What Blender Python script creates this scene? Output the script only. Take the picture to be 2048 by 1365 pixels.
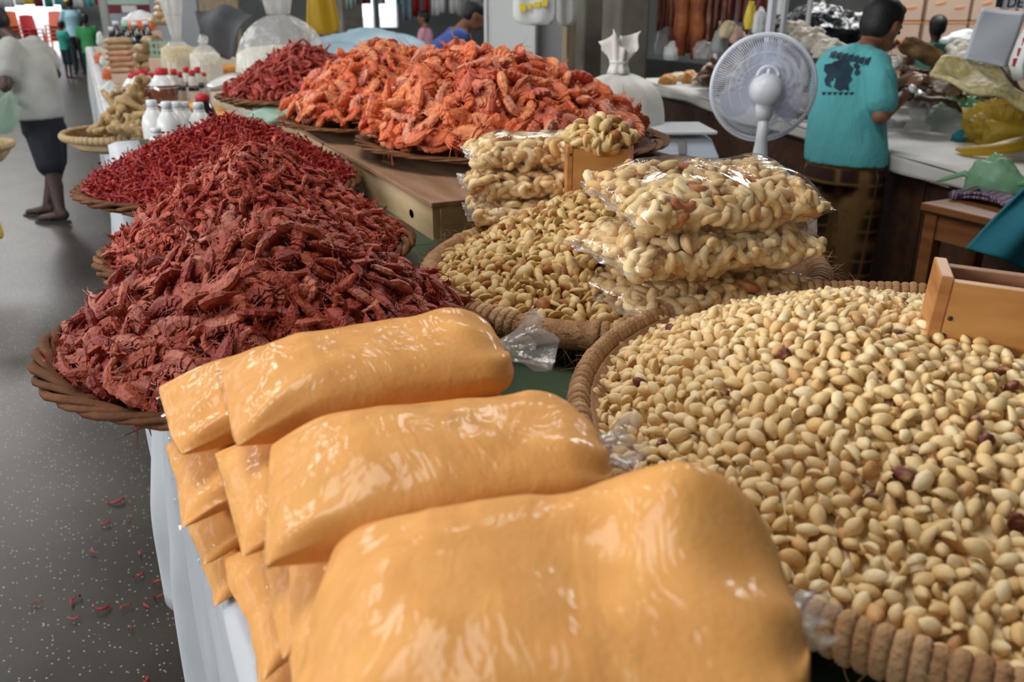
import bpy, bmesh, math, random
import numpy as np
from mathutils import Vector, Matrix, Euler
PI = math.pi
random.seed(7); RNG = np.random.default_rng(7)
for o in list(bpy.data.objects): bpy.data.objects.remove(o)
S = bpy.context.scene
COL = S.collection

# ------------------------------------------------------------------ camera
FPX, PCX, PCY, CAM_H = 1750.0, 1024.0, 682.5, 1.6
PITCH = math.atan(682.5 / FPX); YAW = math.radians(25)
cam = bpy.data.cameras.new('camera'); co = bpy.data.objects.new('camera', cam); COL.objects.link(co)
cam.sensor_width = 23.6; cam.lens = FPX / 2048 * 23.6
cam.clip_start = 0.02; cam.clip_end = 200
co.location = (0, 0, CAM_H); co.rotation_euler = (PI / 2 - PITCH, 0, -YAW)
cam.dof.use_dof = True; cam.dof.focus_distance = 1.22; cam.dof.aperture_fstop = 4.6
S.camera = co
S.view_settings.view_transform = 'Standard'; S.view_settings.look = 'None'
S.view_settings.gamma = 1.0; S.view_settings.use_curve_mapping = False
S.view_settings.exposure = 0.0

# ------------------------------------------------------------------ sky and daylight
w = bpy.data.worlds.new('sky'); S.world = w; w.use_nodes = True
bg = w.node_tree.nodes['Background']
bg.inputs[0].default_value = (0.86, 0.93, 1.0, 1); bg.inputs[1].default_value = 2.4

def area_light(name, loc, size, rot, power, col=(1, 1, 1)):
    l = bpy.data.lights.new(name, 'AREA'); l.shape = 'RECTANGLE'
    l.size, l.size_y = size; l.energy = power; l.color = col
    o = bpy.data.objects.new(name, l); COL.objects.link(o)
    o.location = loc; o.rotation_euler = rot
    return o
# unseen overhead lights added below the solid roof, and daylight through the hall's open left side
for k, (x, y, pw) in enumerate(((-0.9, 1.9, 120), (-3.2, 8.0, 200), (-2.4, 15.0, 280), (-2.0, 22.0, 300), (3.6, 8.4, 120), (7.0, 5.6, 330))):
    area_light('added_overhead_light', (x, y, 5.0), (2.0, 2.2), (0, 0, 0), pw, (1.0, 0.985, 0.96))
area_light('open_side_daylight', (-6.7, 1.5, 2.75), (1.3, 7.0), (0, -PI / 2, 0), 330, (0.95, 0.98, 1.0))

# ------------------------------------------------------------------ helpers
FWD = np.array([math.sin(YAW) * math.cos(PITCH), math.cos(YAW) * math.cos(PITCH), -math.sin(PITCH)])
RGT = np.array([math.cos(YAW), -math.sin(YAW), 0.0]); UPV = np.cross(RGT, FWD); CAM = np.array([0, 0, CAM_H])
def ray(x, y): return FWD + RGT * (x - PCX) / FPX - UPV * (y - PCY) / FPX
def at(x, y, z): d = ray(x, y); return CAM + d * (z - CAM_H) / d[2]          # point of the plane z seen there
def dep(x, y, D): return CAM + ray(x, y) * D                                  # point at depth D seen there
def proj(p): v = np.asarray(p) - CAM; D = v @ FWD; return PCX + FPX * (v @ RGT) / D, PCY - FPX * (v @ UPV) / D, D

class MB:
    def __init__(s): s.v = []; s.f = []; s.n = 0
    def add(s, v, f):
        v = np.asarray(v, float).reshape(-1, 3); o = s.n
        s.v.append(v); s.f += [tuple(int(i) + o for i in q) for q in f]; s.n += len(v); return s
    def box(s, c, d, rot=None):
        x, y, z = (np.array(d) / 2)
        v = np.array([(-x,-y,-z),(x,-y,-z),(x,y,-z),(-x,y,-z),(-x,-y,z),(x,-y,z),(x,y,z),(-x,y,z)])
        if rot is not None: v = v @ np.array(Euler(rot).to_matrix()).T
        return s.add(v + np.array(c), [(0,3,2,1),(4,5,6,7),(0,1,5,4),(1,2,6,5),(2,3,7,6),(3,0,4,7)])
    def rings(s, R, cap=True, closed=False):
        R = [np.asarray(r, float) for r in R]; n = len(R[0]); m = len(R); f = []
        for i in range(m if closed else m - 1):
            a = i * n; b = ((i + 1) % m) * n
            for k in range(n): f.append((a + k, a + (k + 1) % n, b + (k + 1) % n, b + k))
        if cap and not closed:
            f.append(tuple(range(n - 1, -1, -1))); f.append(tuple(range((m - 1) * n, m * n)))
        return s.add(np.vstack(R), f)
    def tube(s, P, r, n=6, cap=True, closed=False, flat=1.0, up=(0, 0, 1)):
        P = np.asarray(P, float); m = len(P); r = np.broadcast_to(r, (m,))
        R = []; T0 = None
        for i in range(m):
            if closed: t = P[(i + 1) % m] - P[i - 1]
            else: t = P[min(i + 1, m - 1)] - P[max(i - 1, 0)]
            t = t / (np.linalg.norm(t) + 1e-12)
            a = np.cross(t, up) if T0 is None else T0 - t * (T0 @ t)
            if np.linalg.norm(a) < 1e-5: a = np.cross(t, (1, 0.1, 0))
            a /= np.linalg.norm(a); T0 = a; b = np.cross(a, t)
            th = np.arange(n) * 2 * PI / n
            R.append(P[i] + r[i] * (np.outer(np.cos(th), a) + flat * np.outer(np.sin(th), b)))
        return s.rings(R, cap, closed)
    def lathe(s, prof, c=(0, 0, 0), n=24, cap=True):
        th = np.arange(n) * 2 * PI / n
        return s.rings([np.c_[r * np.cos(th), r * np.sin(th), np.full(n, z)] + np.array(c) for r, z in prof], cap)
    def ell(s, c, r, rot=None, nu=12, nv=8):
        th = np.arange(nu) * 2 * PI / nu; R = []
        for k in range(1, nv):
            p = PI * k / nv; R.append(np.c_[np.sin(p) * np.cos(th), np.sin(p) * np.sin(th), np.full(nu, -np.cos(p))])
        v = np.vstack([[[0, 0, -1]]] + R + [[[0, 0, 1]]]) * np.array(r)
        if rot is not None: v = v @ np.array(Euler(rot).to_matrix()).T
        f = [(0, 1 + (k + 1) % nu, 1 + k) for k in range(nu)]
        for i in range(nv - 2):
            for k in range(nu):
                a = 1 + i * nu; b = a + nu; f.append((a + k, a + (k + 1) % nu, b + (k + 1) % nu, b + k))
        l = 1 + (nv - 2) * nu; t = len(v) - 1
        f += [(l + k, l + (k + 1) % nu, t) for k in range(nu)]
        return s.add(v + np.array(c), f)
    def cap(s, p, q, r0, r1, n=10):                                # tapered capsule
        p = np.asarray(p, float); q = np.asarray(q, float); d = q - p; L = np.linalg.norm(d) + 1e-9; d = d / L
        P = []; R = []
        for a in (-80, -50, -20): P.append(p + d * r0 * math.sin(math.radians(a))); R.append(r0 * math.cos(math.radians(a)))
        for a in (20, 50, 80): P.append(q + d * r1 * math.sin(math.radians(a))); R.append(r1 * math.cos(math.radians(a)))
        return s.tube(P, R, n)
    def grid(s, fn, nu, nv, thick=0):
        U = np.linspace(0, 1, nu); V = np.linspace(0, 1, nv)
        v = np.array([fn(a, b) for a in U for b in V], float)
        f = [(i * nv + j, (i + 1) * nv + j, (i + 1) * nv + j + 1, i * nv + j + 1) for i in range(nu - 1) for j in range(nv - 1)]
        return s.add(v, f)
    def mesh(s, name):
        me = bpy.data.meshes.new(name); me.from_pydata(np.vstack(s.v).tolist(), [], s.f); me.update(); return me

def tag(o, label=None, cat=None, group=None, kind=None):
    if label: o['label'] = label
    if cat: o['category'] = cat
    if group: o['group'] = group
    if kind: o['kind'] = kind
    return o
def root(name, loc, rz=0, label=None, cat=None, group=None, rot=None):
    o = bpy.data.objects.new(name, None); COL.objects.link(o); o.empty_display_size = 0.05
    o.location = loc; o.rotation_euler = rot if rot else (0, 0, rz)
    return tag(o, label, cat, group)
def obj(name, mb, mat, parent=None, smooth=True, world=False, bevel=0, sub=0, solid=0, label=None, cat=None, group=None, kind=None, loc=None, rot=None):
    me = mb.mesh(name) if isinstance(mb, MB) else mb
    if mat and not me.materials: me.materials.append(MATS[mat] if isinstance(mat, str) else mat)
    if isinstance(mb, MB): me.polygons.foreach_set('use_smooth', [smooth] * len(me.polygons))
    o = bpy.data.objects.new(name, me); COL.objects.link(o)
    if loc is not None: o.location = loc
    if rot is not None: o.rotation_euler = rot
    if parent:
        o.parent = parent
        if world: o.matrix_parent_inverse = Matrix.LocRotScale(parent.location, parent.rotation_euler, parent.scale).inverted()
    if solid: m = o.modifiers.new('solid', 'SOLIDIFY'); m.thickness = solid; m.offset = 0
    if bevel:
        m = o.modifiers.new('bevel', 'BEVEL'); m.width = bevel; m.segments = 2; m.limit_method = 'ANGLE'
    if sub: m = o.modifiers.new('sub', 'SUBSURF'); m.levels = sub; m.render_levels = sub
    return tag(o, label, cat, group, kind)
def copy_tree(o, parent=None):
    c = o.copy(); COL.objects.link(c)
    if parent: c.parent = parent
    for ch in [q for q in o.children]: copy_tree(ch, c)
    return c
def blob(name, mb, mat, parent, voxel=0.012, smooth=6, world=True, **k):      # one continuous surface out of overlapping volumes
    o = obj(name, mb, mat, parent, True, world, **k)
    m = o.modifiers.new('remesh', 'REMESH'); m.mode = 'VOXEL'; m.voxel_size = voxel; m.use_smooth_shade = True
    if smooth: s_ = o.modifiers.new('smooth', 'SMOOTH'); s_.iterations = smooth; s_.factor = 0.5
    return o
def sm(a): return a * a * (3 - 2 * a)
def lerp(a, b, t): return a + (b - a) * t
_lat = RNG.random((64, 64, 64))
def noise3(p):                                                                # smooth value noise, -1..1
    p = np.asarray(p, float); i = np.floor(p).astype(int); f = p - i; f = f * f * (3 - 2 * f); r = 0
    for a in (0, 1):
        for b in (0, 1):
            for c in (0, 1):
                w_ = (f[..., 0] if a else 1 - f[..., 0]) * (f[..., 1] if b else 1 - f[..., 1]) * (f[..., 2] if c else 1 - f[..., 2])
                r = r + w_ * _lat[(i[..., 0] + a) % 64, (i[..., 1] + b) % 64, (i[..., 2] + c) % 64]
    return r * 2 - 1

# ------------------------------------------------------------------ materials
MATS = {}
def M(name, c, c2=None, scale=12, rough=0.6, bump=0, bscale=60, coat=0, coat_rough=0.1, spec=0.4, vary=None, metal=0, detail=4,
      stretch=None, trans=0, mix=(0.35, 0.65), emit=None, sheen=0, bdist=0.004, sss=0):
    m = bpy.data.materials.new(name); m.use_nodes = True; nt = m.node_tree; N = nt.nodes; L = nt.links
    p = N['Principled BSDF']; p.inputs['Roughness'].default_value = rough; p.inputs['Metallic'].default_value = metal
    p.inputs['Specular IOR Level'].default_value = spec
    p.inputs['Coat Weight'].default_value = coat; p.inputs['Coat Roughness'].default_value = coat_rough
    p.inputs['Transmission Weight'].default_value = trans; p.inputs['Sheen Weight'].default_value = sheen
    if sss: p.inputs['Subsurface Weight'].default_value = sss; p.inputs['Subsurface Scale'].default_value = 0.006
    p.inputs['Base Color'].default_value = (*c, 1)
    if emit: p.inputs['Emission Color'].default_value = (*emit[0], 1); p.inputs['Emission Strength'].default_value = emit[1]
    tc = N.new('ShaderNodeTexCoord'); vec = tc.outputs['Object']
    if vary and name != 'straw' and name != 'wicker': vec = N.new('ShaderNodeNewGeometry').outputs['Position']
    if stretch:
        mp = N.new('ShaderNodeMapping'); mp.inputs['Scale'].default_value = stretch; L.new(vec, mp.inputs[0]); vec = mp.outputs[0]
    col = None
    if vary:                                                       # a colour of its own for each piece
        oi = N.new('ShaderNodeObjectInfo'); at_ = N.new('ShaderNodeAttribute'); at_.attribute_name = 'rnd'
        a = N.new('ShaderNodeMath'); a.operation = 'ADD'; L.new(oi.outputs['Random'], a.inputs[0]); L.new(at_.outputs['Fac'], a.inputs[1])
        fr = N.new('ShaderNodeMath'); fr.operation = 'FRACT'; L.new(a.outputs[0], fr.inputs[0])
        cr = N.new('ShaderNodeValToRGB'); L.new(fr.outputs[0], cr.inputs[0])
        e = cr.color_ramp.elements
        while len(e) < len(vary): e.new(0.5)
        for k, (pos, cc) in enumerate(vary): e[k].position = pos; e[k].color = (*cc, 1)
        col = cr.outputs[0]
    if c2:
        n = N.new('ShaderNodeTexNoise'); n.inputs['Scale'].default_value = scale; n.inputs['Detail'].default_value = detail; L.new(vec, n.inputs['Vector'])
        mr = N.new('ShaderNodeMapRange'); mr.inputs[1].default_value = mix[0]; mr.inputs[2].default_value = mix[1]; L.new(n.outputs[0], mr.inputs[0])
        mx = N.new('ShaderNodeMix'); mx.data_type = 'RGBA'; L.new(mr.outputs[0], mx.inputs[0])
        if col is not None: L.new(col, mx.inputs[6])
        else: mx.inputs[6].default_value = (*c, 1)
        mx.inputs[7].default_value = (*c2, 1); col = mx.outputs[2]
    if col is not None: L.new(col, p.inputs['Base Color'])
    if bump:
        n = N.new('ShaderNodeTexNoise'); n.inputs['Scale'].default_value = bscale; n.inputs['Detail'].default_value = 5; L.new(vec, n.inputs['Vector'])
        b = N.new('ShaderNodeBump'); b.inputs['Strength'].default_value = bump; b.inputs['Distance'].default_value = bdist
        L.new(n.outputs[0], b.inputs['Height']); L.new(b.outputs[0], p.inputs['Normal'])
        if coat: L.new(b.outputs[0], p.inputs['Coat Normal'])
    MATS[name] = m; return m
def film(name, tint=(0.97, 0.97, 0.97), haze=0.05, rough=0.09, bscale=35, bump=0.7, blend=0.22, stretch=(1, 1, 1), hcol=(0.9, 0.9, 0.9), gloss=1.0, bdist=0.004):
    # thin clear plastic: see-through, a little milky, glossy towards the edges
    m = bpy.data.materials.new(name); m.use_nodes = True; nt = m.node_tree; N = nt.nodes; L = nt.links
    N.remove(N['Principled BSDF']); out = N['Material Output']
    tr = N.new('ShaderNodeBsdfTransparent'); tr.inputs[0].default_value = (*tint, 1)
    gl = N.new('ShaderNodeBsdfGlossy'); gl.inputs['Roughness'].default_value = rough
    df = N.new('ShaderNodeBsdfDiffuse'); df.inputs[0].default_value = (*hcol, 1)
    tl = N.new('ShaderNodeBsdfTranslucent'); tl.inputs[0].default_value = (*hcol, 1)
    a0 = N.new('ShaderNodeMixShader'); a0.inputs[0].default_value = 0.5; L.new(df.outputs[0], a0.inputs[1]); L.new(tl.outputs[0], a0.inputs[2])
    a = N.new('ShaderNodeMixShader'); a.inputs[0].default_value = haze; L.new(tr.outputs[0], a.inputs[1]); L.new(a0.outputs[0], a.inputs[2])
    tc = N.new('ShaderNodeTexCoord'); mp = N.new('ShaderNodeMapping'); mp.inputs['Scale'].default_value = stretch; L.new(tc.outputs['Object'], mp.inputs[0])
    n = N.new('ShaderNodeTexNoise'); n.inputs['Scale'].default_value = bscale; n.inputs['Detail'].default_value = 3; n.inputs['Distortion'].default_value = 1.2; L.new(mp.outputs[0], n.inputs['Vector'])
    b = N.new('ShaderNodeBump'); b.inputs['Strength'].default_value = bump; b.inputs['Distance'].default_value = bdist; L.new(n.outputs[0], b.inputs['Height'])
    lw0 = N.new('ShaderNodeLayerWeight'); lw0.inputs['Blend'].default_value = 0.5; L.new(b.outputs[0], lw0.inputs['Normal'])
    lp = N.new('ShaderNodeMath'); lp.operation = 'POWER'; lp.inputs[1].default_value = 4.0; L.new(lw0.outputs['Facing'], lp.inputs[0])
    lw = N.new('ShaderNodeMath'); lw.operation = 'MULTIPLY_ADD'; lw.inputs[1].default_value = 0.75; lw.inputs[2].default_value = 0.06; L.new(lp.outputs[0], lw.inputs[0]); L.new(b.outputs[0], gl.inputs['Normal'])
    gk = N.new('ShaderNodeMath'); gk.operation = 'MULTIPLY'; gk.inputs[1].default_value = gloss; L.new(lw.outputs[0], gk.inputs[0]); s2 = N.new('ShaderNodeMixShader'); L.new(gk.outputs[0], s2.inputs[0]); L.new(a.outputs[0], s2.inputs[1]); L.new(gl.outputs[0], s2.inputs[2])
    L.new(s2.outputs[0], out.inputs[0]); MATS[name] = m; return m

M('floor', (0.028, 0.022, 0.017), (0.052, 0.042, 0.033), 2.2, rough=0.36, bump=0.06, bscale=25, spec=0.28)
# white grit strewn in the concrete
_m = MATS['floor']; _N = _m.node_tree.nodes; _L = _m.node_tree.links
_v = _N.new('ShaderNodeTexVoronoi'); _v.inputs['Scale'].default_value = 80
_tc = _N.new('ShaderNodeTexCoord'); _L.new(_tc.outputs['Object'], _v.inputs['Vector'])
_g = _N.new('ShaderNodeMath'); _g.operation = 'LESS_THAN'; _g.inputs[1].default_value = 0.20; _L.new(_v.outputs['Distance'], _g.inputs[0])
_sp = _N.new('ShaderNodeSeparateColor'); _L.new(_v.outputs['Color'], _sp.inputs[0])
_g2 = _N.new('ShaderNodeMath'); _g2.operation = 'GREATER_THAN'; _g2.inputs[1].default_value = 0.62; _L.new(_sp.outputs[0], _g2.inputs[0])
_mu = _N.new('ShaderNodeMath'); _mu.operation = 'MULTIPLY'; _L.new(_g.outputs[0], _mu.inputs[0]); _L.new(_g2.outputs[0], _mu.inputs[1])
_mx = _N.new('ShaderNodeMix'); _mx.data_type = 'RGBA'; _mx.inputs[7].default_value = (0.42, 0.38, 0.28, 1)
_p = _N['Principled BSDF']; _old = _p.inputs['Base Color'].links[0].from_socket
_L.new(_mu.outputs[0], _mx.inputs[0]); _L.new(_old, _mx.inputs[6]); _L.new(_mx.outputs[2], _p.inputs['Base Color'])

M('concrete', (0.30, 0.28, 0.24), (0.16, 0.15, 0.12), 3, rough=0.85, bump=0.25, bscale=20)
M('roof', (0.28, 0.28, 0.28), rough=0.9)
M('plaster', (0.45, 0.47, 0.46), (0.36, 0.38, 0.38), 1.5, rough=0.9)
M('white_cloth', (0.54, 0.56, 0.58), (0.47, 0.49, 0.52), 6, rough=0.55, bump=0.15, bscale=14, spec=0.35, bdist=0.01)
M('green_cloth', (0.035, 0.060, 0.030), (0.05, 0.08, 0.04), 9, rough=0.7, bump=0.1)
M('dark_wood', (0.10, 0.05, 0.025), (0.05, 0.025, 0.012), 8, rough=0.65, bump=0.2, stretch=(1, 8, 8))
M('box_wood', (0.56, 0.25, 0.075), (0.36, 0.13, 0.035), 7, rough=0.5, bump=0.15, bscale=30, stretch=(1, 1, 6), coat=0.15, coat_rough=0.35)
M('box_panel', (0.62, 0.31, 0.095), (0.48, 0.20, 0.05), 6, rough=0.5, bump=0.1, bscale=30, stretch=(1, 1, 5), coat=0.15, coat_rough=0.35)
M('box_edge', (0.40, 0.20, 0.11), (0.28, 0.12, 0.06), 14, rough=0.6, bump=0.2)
M('plywood', (0.60, 0.44, 0.25), (0.46, 0.31, 0.15), 4, rough=0.7, bump=0.12, bscale=25, stretch=(6, 1, 6))
M('plywood_top', (0.36, 0.20, 0.11), (0.25, 0.13, 0.07), 5, rough=0.7, bump=0.15, stretch=(6, 1, 6))
M('stain', (0.38, 0.22, 0.09), rough=0.8)
M('stool_wood', (0.27, 0.105, 0.032), (0.17, 0.058, 0.017), 6, rough=0.55, bump=0.1, stretch=(1, 6, 6))
M('nail', (0.06, 0.055, 0.05), rough=0.5, metal=0.6)
M('straw', (0.46, 0.26, 0.12), (0.28, 0.14, 0.06), 60, rough=0.8, bump=0.8, bscale=200, mix=(0.4, 0.8), vary=[(0, (0.50, 0.29, 0.135)), (0.5, (0.38, 0.195, 0.085)), (1, (0.58, 0.36, 0.18))])
M('straw_fuzz', (0.46, 0.25, 0.12), (0.30, 0.15, 0.065), 40, rough=0.9, bump=1.0, bscale=160)
M('straw_inside', (0.42, 0.22, 0.10), (0.27, 0.13, 0.055), 18, rough=0.85, bump=0.6, bscale=60)
M('wicker', (0.17, 0.075, 0.035), (0.10, 0.038, 0.015), 14, rough=0.75, bump=0.3, bscale=80, spec=0.15, vary=[(0, (0.21, 0.083, 0.034)), (0.5, (0.13, 0.050, 0.021)), (1, (0.28, 0.125, 0.055))])
M('shrimp_dark', (0.3, 0.05, 0.03), (0.17, 0.016, 0.009), 110, rough=0.42, bump=0.8, bscale=260, spec=0.4, mix=(0.46, 0.80), bdist=0.003,
  vary=[(0, (0.40, 0.062, 0.028)), (0.28, (0.26, 0.026, 0.012)), (0.5, (0.46, 0.095, 0.044)), (0.74, (0.54, 0.18, 0.115)), (0.88, (0.34, 0.042, 0.02)), (1, (0.22, 0.020, 0.011))])
M('shrimp_mid', (0.3, 0.05, 0.03), (0.22, 0.018, 0.010), 110, rough=0.55, bump=0.8, bscale=260, spec=0.3, mix=(0.42, 0.75), bdist=0.003,
  vary=[(0, (0.54, 0.105, 0.060)), (0.3, (0.44, 0.062, 0.036)), (0.6, (0.60, 0.145, 0.085)), (0.85, (0.66, 0.24, 0.17)), (1, (0.38, 0.045, 0.03))])
M('shrimp_tiny', (0.4, 0.03, 0.02), (0.20, 0.006, 0.006), 90, rough=0.5, bump=0.4, bscale=260, spec=0.35, mix=(0.45, 0.8), bdist=0.003,
  vary=[(0, (0.42, 0.020, 0.016)), (0.35, (0.30, 0.009, 0.010)), (0.7, (0.52, 0.05, 0.028)), (1, (0.24, 0.008, 0.008))])
M('shrimp_rose', (0.4, 0.1, 0.08), (0.25, 0.03, 0.02), 90, rough=0.55, bump=0.6, bscale=200, mix=(0.45, 0.8), spec=0.3, bdist=0.003,
  vary=[(0, (0.45, 0.065, 0.045)), (0.35, (0.36, 0.04, 0.03)), (0.7, (0.50, 0.11, 0.08)), (1, (0.28, 0.028, 0.02))])
M('shrimp_orange', (0.8, 0.2, 0.06), (0.46, 0.10, 0.05), 70, rough=0.5, bump=0.7, bscale=200, spec=0.3, mix=(0.42, 0.78), bdist=0.004,
  vary=[(0, (0.84, 0.23, 0.08)), (0.3, (0.74, 0.15, 0.06)), (0.55, (0.86, 0.31, 0.12)), (0.8, (0.76, 0.32, 0.21)), (1, (0.68, 0.12, 0.07))])
M('peanut', (0.7, 0.5, 0.27), (0.70, 0.45, 0.19), 120, rough=0.5, bump=0.25, bscale=300, spec=0.35, mix=(0.5, 0.85), bdist=0.002,
  vary=[(0, (0.88, 0.66, 0.34)), (0.3, (0.82, 0.57, 0.26)), (0.6, (0.90, 0.73, 0.44)), (0.9, (0.78, 0.50, 0.20)), (0.965, (0.62, 0.33, 0.13)), (0.985, (0.16, 0.03, 0.02)), (1, (0.10, 0.02, 0.015))])
M('cashew', (0.7, 0.5, 0.3), (0.62, 0.36, 0.15), 80, rough=0.5, bump=0.25, bscale=200, spec=0.35, mix=(0.5, 0.85), bdist=0.003,
  vary=[(0, (0.84, 0.63, 0.33)), (0.35, (0.76, 0.52, 0.24)), (0.65, (0.90, 0.72, 0.42)), (0.90, (0.72, 0.43, 0.16)), (0.97, (0.50, 0.18, 0.06)), (1, (0.40, 0.12, 0.04))])
M('cashew_loose', (0.7, 0.5, 0.3), (0.5, 0.26, 0.09), 90, rough=0.5, bump=0.25, bscale=200, spec=0.35, mix=(0.5, 0.9), bdist=0.003,
  vary=[(0, (0.72, 0.52, 0.23)), (0.35, (0.62, 0.40, 0.15)), (0.65, (0.78, 0.60, 0.30)), (0.86, (0.54, 0.28, 0.08)), (0.95, (0.38, 0.13, 0.035)), (1, (0.26, 0.07, 0.025))])
M('flour', (0.80, 0.39, 0.115), (0.70, 0.31, 0.080), 34, rough=0.65, bump=0.25, bscale=220, coat=0.38, coat_rough=0.15, spec=0.2, detail=6, bdist=0.002, mix=(0.3, 0.75))
_m = MATS['flour']; _N = _m.node_tree.nodes; _L = _m.node_tree.links; _p = _N['Principled BSDF']
_L.remove(_p.inputs['Coat Normal'].links[0]); _tc = _N.new('ShaderNodeTexCoord'); _mp = _N.new('ShaderNodeMapping'); _mp.inputs['Scale'].default_value = (1.6, 0.7, 1); _L.new(_tc.outputs['Object'], _mp.inputs[0])
_n = _N.new('ShaderNodeTexNoise'); _n.inputs['Scale'].default_value = 20; _n.inputs['Detail'].default_value = 2.5; _n.inputs['Distortion'].default_value = 1.5; _L.new(_mp.outputs[0], _n.inputs['Vector'])
_b = _N.new('ShaderNodeBump'); _b.inputs['Strength'].default_value = 0.8; _b.inputs['Distance'].default_value = 0.005; _L.new(_n.outputs[0], _b.inputs['Height'])
# thin creases in the film
_n2 = _N.new('ShaderNodeTexNoise'); _n2.inputs['Scale'].default_value = 11; _n2.inputs['Detail'].default_value = 3; _n2.inputs['Distortion'].default_value = 0.8; _L.new(_mp.outputs[0], _n2.inputs['Vector'])
_s = _N.new('ShaderNodeMath'); _s.operation = 'SUBTRACT'; _s.inputs[1].default_value = 0.5; _L.new(_n2.outputs[0], _s.inputs[0])
_a = _N.new('ShaderNodeMath'); _a.operation = 'ABSOLUTE'; _L.new(_s.outputs[0], _a.inputs[0])
_r = _N.new('ShaderNodeMapRange'); _r.inputs[1].default_value = 0.0; _r.inputs[2].default_value = 0.05; _r.inputs[3].default_value = 1.0; _r.inputs[4].default_value = 0.0; _L.new(_a.outputs[0], _r.inputs[0])
_b2 = _N.new('ShaderNodeBump'); _b2.inputs['Strength'].default_value = 0.25; _b2.inputs['Distance'].default_value = 0.0015; _L.new(_r.outputs[0], _b2.inputs['Height']); _L.new(_b.outputs[0], _b2.inputs['Normal']); _L.new(_b2.outputs[0], _p.inputs['Coat Normal'])
_b3 = _N.new('ShaderNodeBump'); _b3.inputs['Strength'].default_value = 0.12; _b3.inputs['Distance'].default_value = 0.0015; _L.new(_r.outputs[0], _b3.inputs['Height']); _L.new(_p.inputs['Normal'].links[0].from_socket, _b3.inputs['Normal']); _L.new(_b3.outputs[0], _p.inputs['Normal'])
film('clear_film', haze=0.03, rough=0.10, bscale=26, bump=0.8, tint=(0.99, 0.99, 0.99))
film('loose_film', tint=(0.93, 0.93, 0.93), haze=0.25, rough=0.12, bscale=45, bump=0.9)
film('milky_film', tint=(0.95, 0.95, 0.95), haze=0.55, rough=0.25, bscale=20, bump=0.7, gloss=0.6)
film('sack_film', tint=(0.96, 0.96, 0.96), haze=0.30, rough=0.22, bscale=9, bump=1.0, gloss=0.7, bdist=0.02, stretch=(2.2, 2.2, 0.6))
film('green_film', tint=(0.75, 0.92, 0.80), haze=0.7, rough=0.4, bscale=20, hcol=(0.32, 0.58, 0.36), gloss=0.4)
film('sage_film', tint=(0.80, 0.90, 0.83), haze=0.6, rough=0.4, bscale=20, hcol=(0.45, 0.58, 0.48), gloss=0.4)
film('yellow_film', tint=(0.95, 0.85, 0.30), haze=0.7, rough=0.45, bscale=14, hcol=(0.60, 0.42, 0.05), gloss=0.35)

# ------------------------------------------------------------------ the hall
FAR = 30.0
obj('floor', MB().box((3, 11, -0.05), (24, 39, 0.1)), 'floor', smooth=False, kind='structure')
M('pavement', (0.62, 0.60, 0.56), (0.5, 0.48, 0.45), 3, rough=0.8)
obj('ground_outside', MB().box((3, 62, -0.06), (80, 62, 0.1)), 'pavement', smooth=False, kind='structure')
obj('ceiling', MB().box((4, 12, 5.2), (23, 37, 0.2)), 'roof', smooth=False, kind='structure')
obj('wall_back', MB().box((4, -6.1, 2.55), (23, 0.2, 5.1)), 'plaster', smooth=False, kind='structure')
obj('wall_right', MB().box((15.1, 12, 2.55), (0.2, 37, 5.1)), 'plaster', smooth=False, kind='structure')
def xfar(px): d = ray(px, 40); return d[0] * FAR / d[1]
op = [(-6.9, xfar(15)), (xfar(126), xfar(716)), (xfar(748), xfar(758)), (xfar(794), 15.0)]
wf = MB()
obj('light_mask_wall_left', MB().box((-7.0, 12, 1.05), (0.2, 37, 2.1)).box((-7.0, 12, 4.3), (0.2, 37, 1.7)), 'plaster', smooth=False, kind='structure')  # unseen wall added to cut the side daylight down to a band
for a, b in op: wf.box(((a + b) / 2, FAR, 2.55), (b - a, 0.2, 5.1))
for a, b in ((xfar(15), xfar(126)), (xfar(716), xfar(748)), (xfar(758), xfar(794))): wf.box(((a + b) / 2, FAR, 3.6), (b - a, 0.18, 3.0))
for a, b in ((xfar(716), xfar(748)), (xfar(758), xfar(794))): wf.box(((a + b) / 2, FAR, 0.37), (b - a, 0.18, 0.75))
obj('wall_far', wf, 'plaster', smooth=False, kind='structure')
_pa, _pb = dep(1182, 60, 5.9), dep(1250, 60, 5.2)
for k, (x, y, s) in enumerate(((_pa[0], _pa[1], 0.22), (_pb[0], _pb[1], 0.21), (-3.2, 9.0, 0.4), (-3.2, 17.0, 0.4), (4.6, 17.0, 0.4), (-3.2, 25.0, 0.4), (2.6, 25.0, 0.4), (9.5, 17.0, 0.4))):
    c = obj('pillar', MB().box((x, y, 2.55), (s, s, 5.1)), 'concrete', smooth=False, bevel=0.02, kind='structure')

# ------------------------------------------------------------------ stall table, hanging cloths, crate step
TZ = 1.12
t = root('stall_table', (0.9, 1.2, 0), label='long stall table with dark green top carrying the shrimp and nut baskets', cat='table')
obj('table_top', MB().box((0.61, 0.65, TZ - 0.02), (1.08, 2.1, 0.04)).box((0.755, 2.63, TZ - 0.02), (1.39, 1.86, 0.04)), 'green_cloth', t, False, True, bevel=0.006)
for x in (0.16, 1.08):
    for y in (-0.2, 1.6, 3.4): obj('leg', MB().box((x, y, (TZ - 0.04) / 2), (0.07, 0.07, TZ - 0.04)), 'dark_wood', t, False, True)
obj('side_board', MB().box((1.12, 1.6, 0.78), (0.02, 3.5, 0.60)), 'dark_wood', t, False, True)

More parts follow.
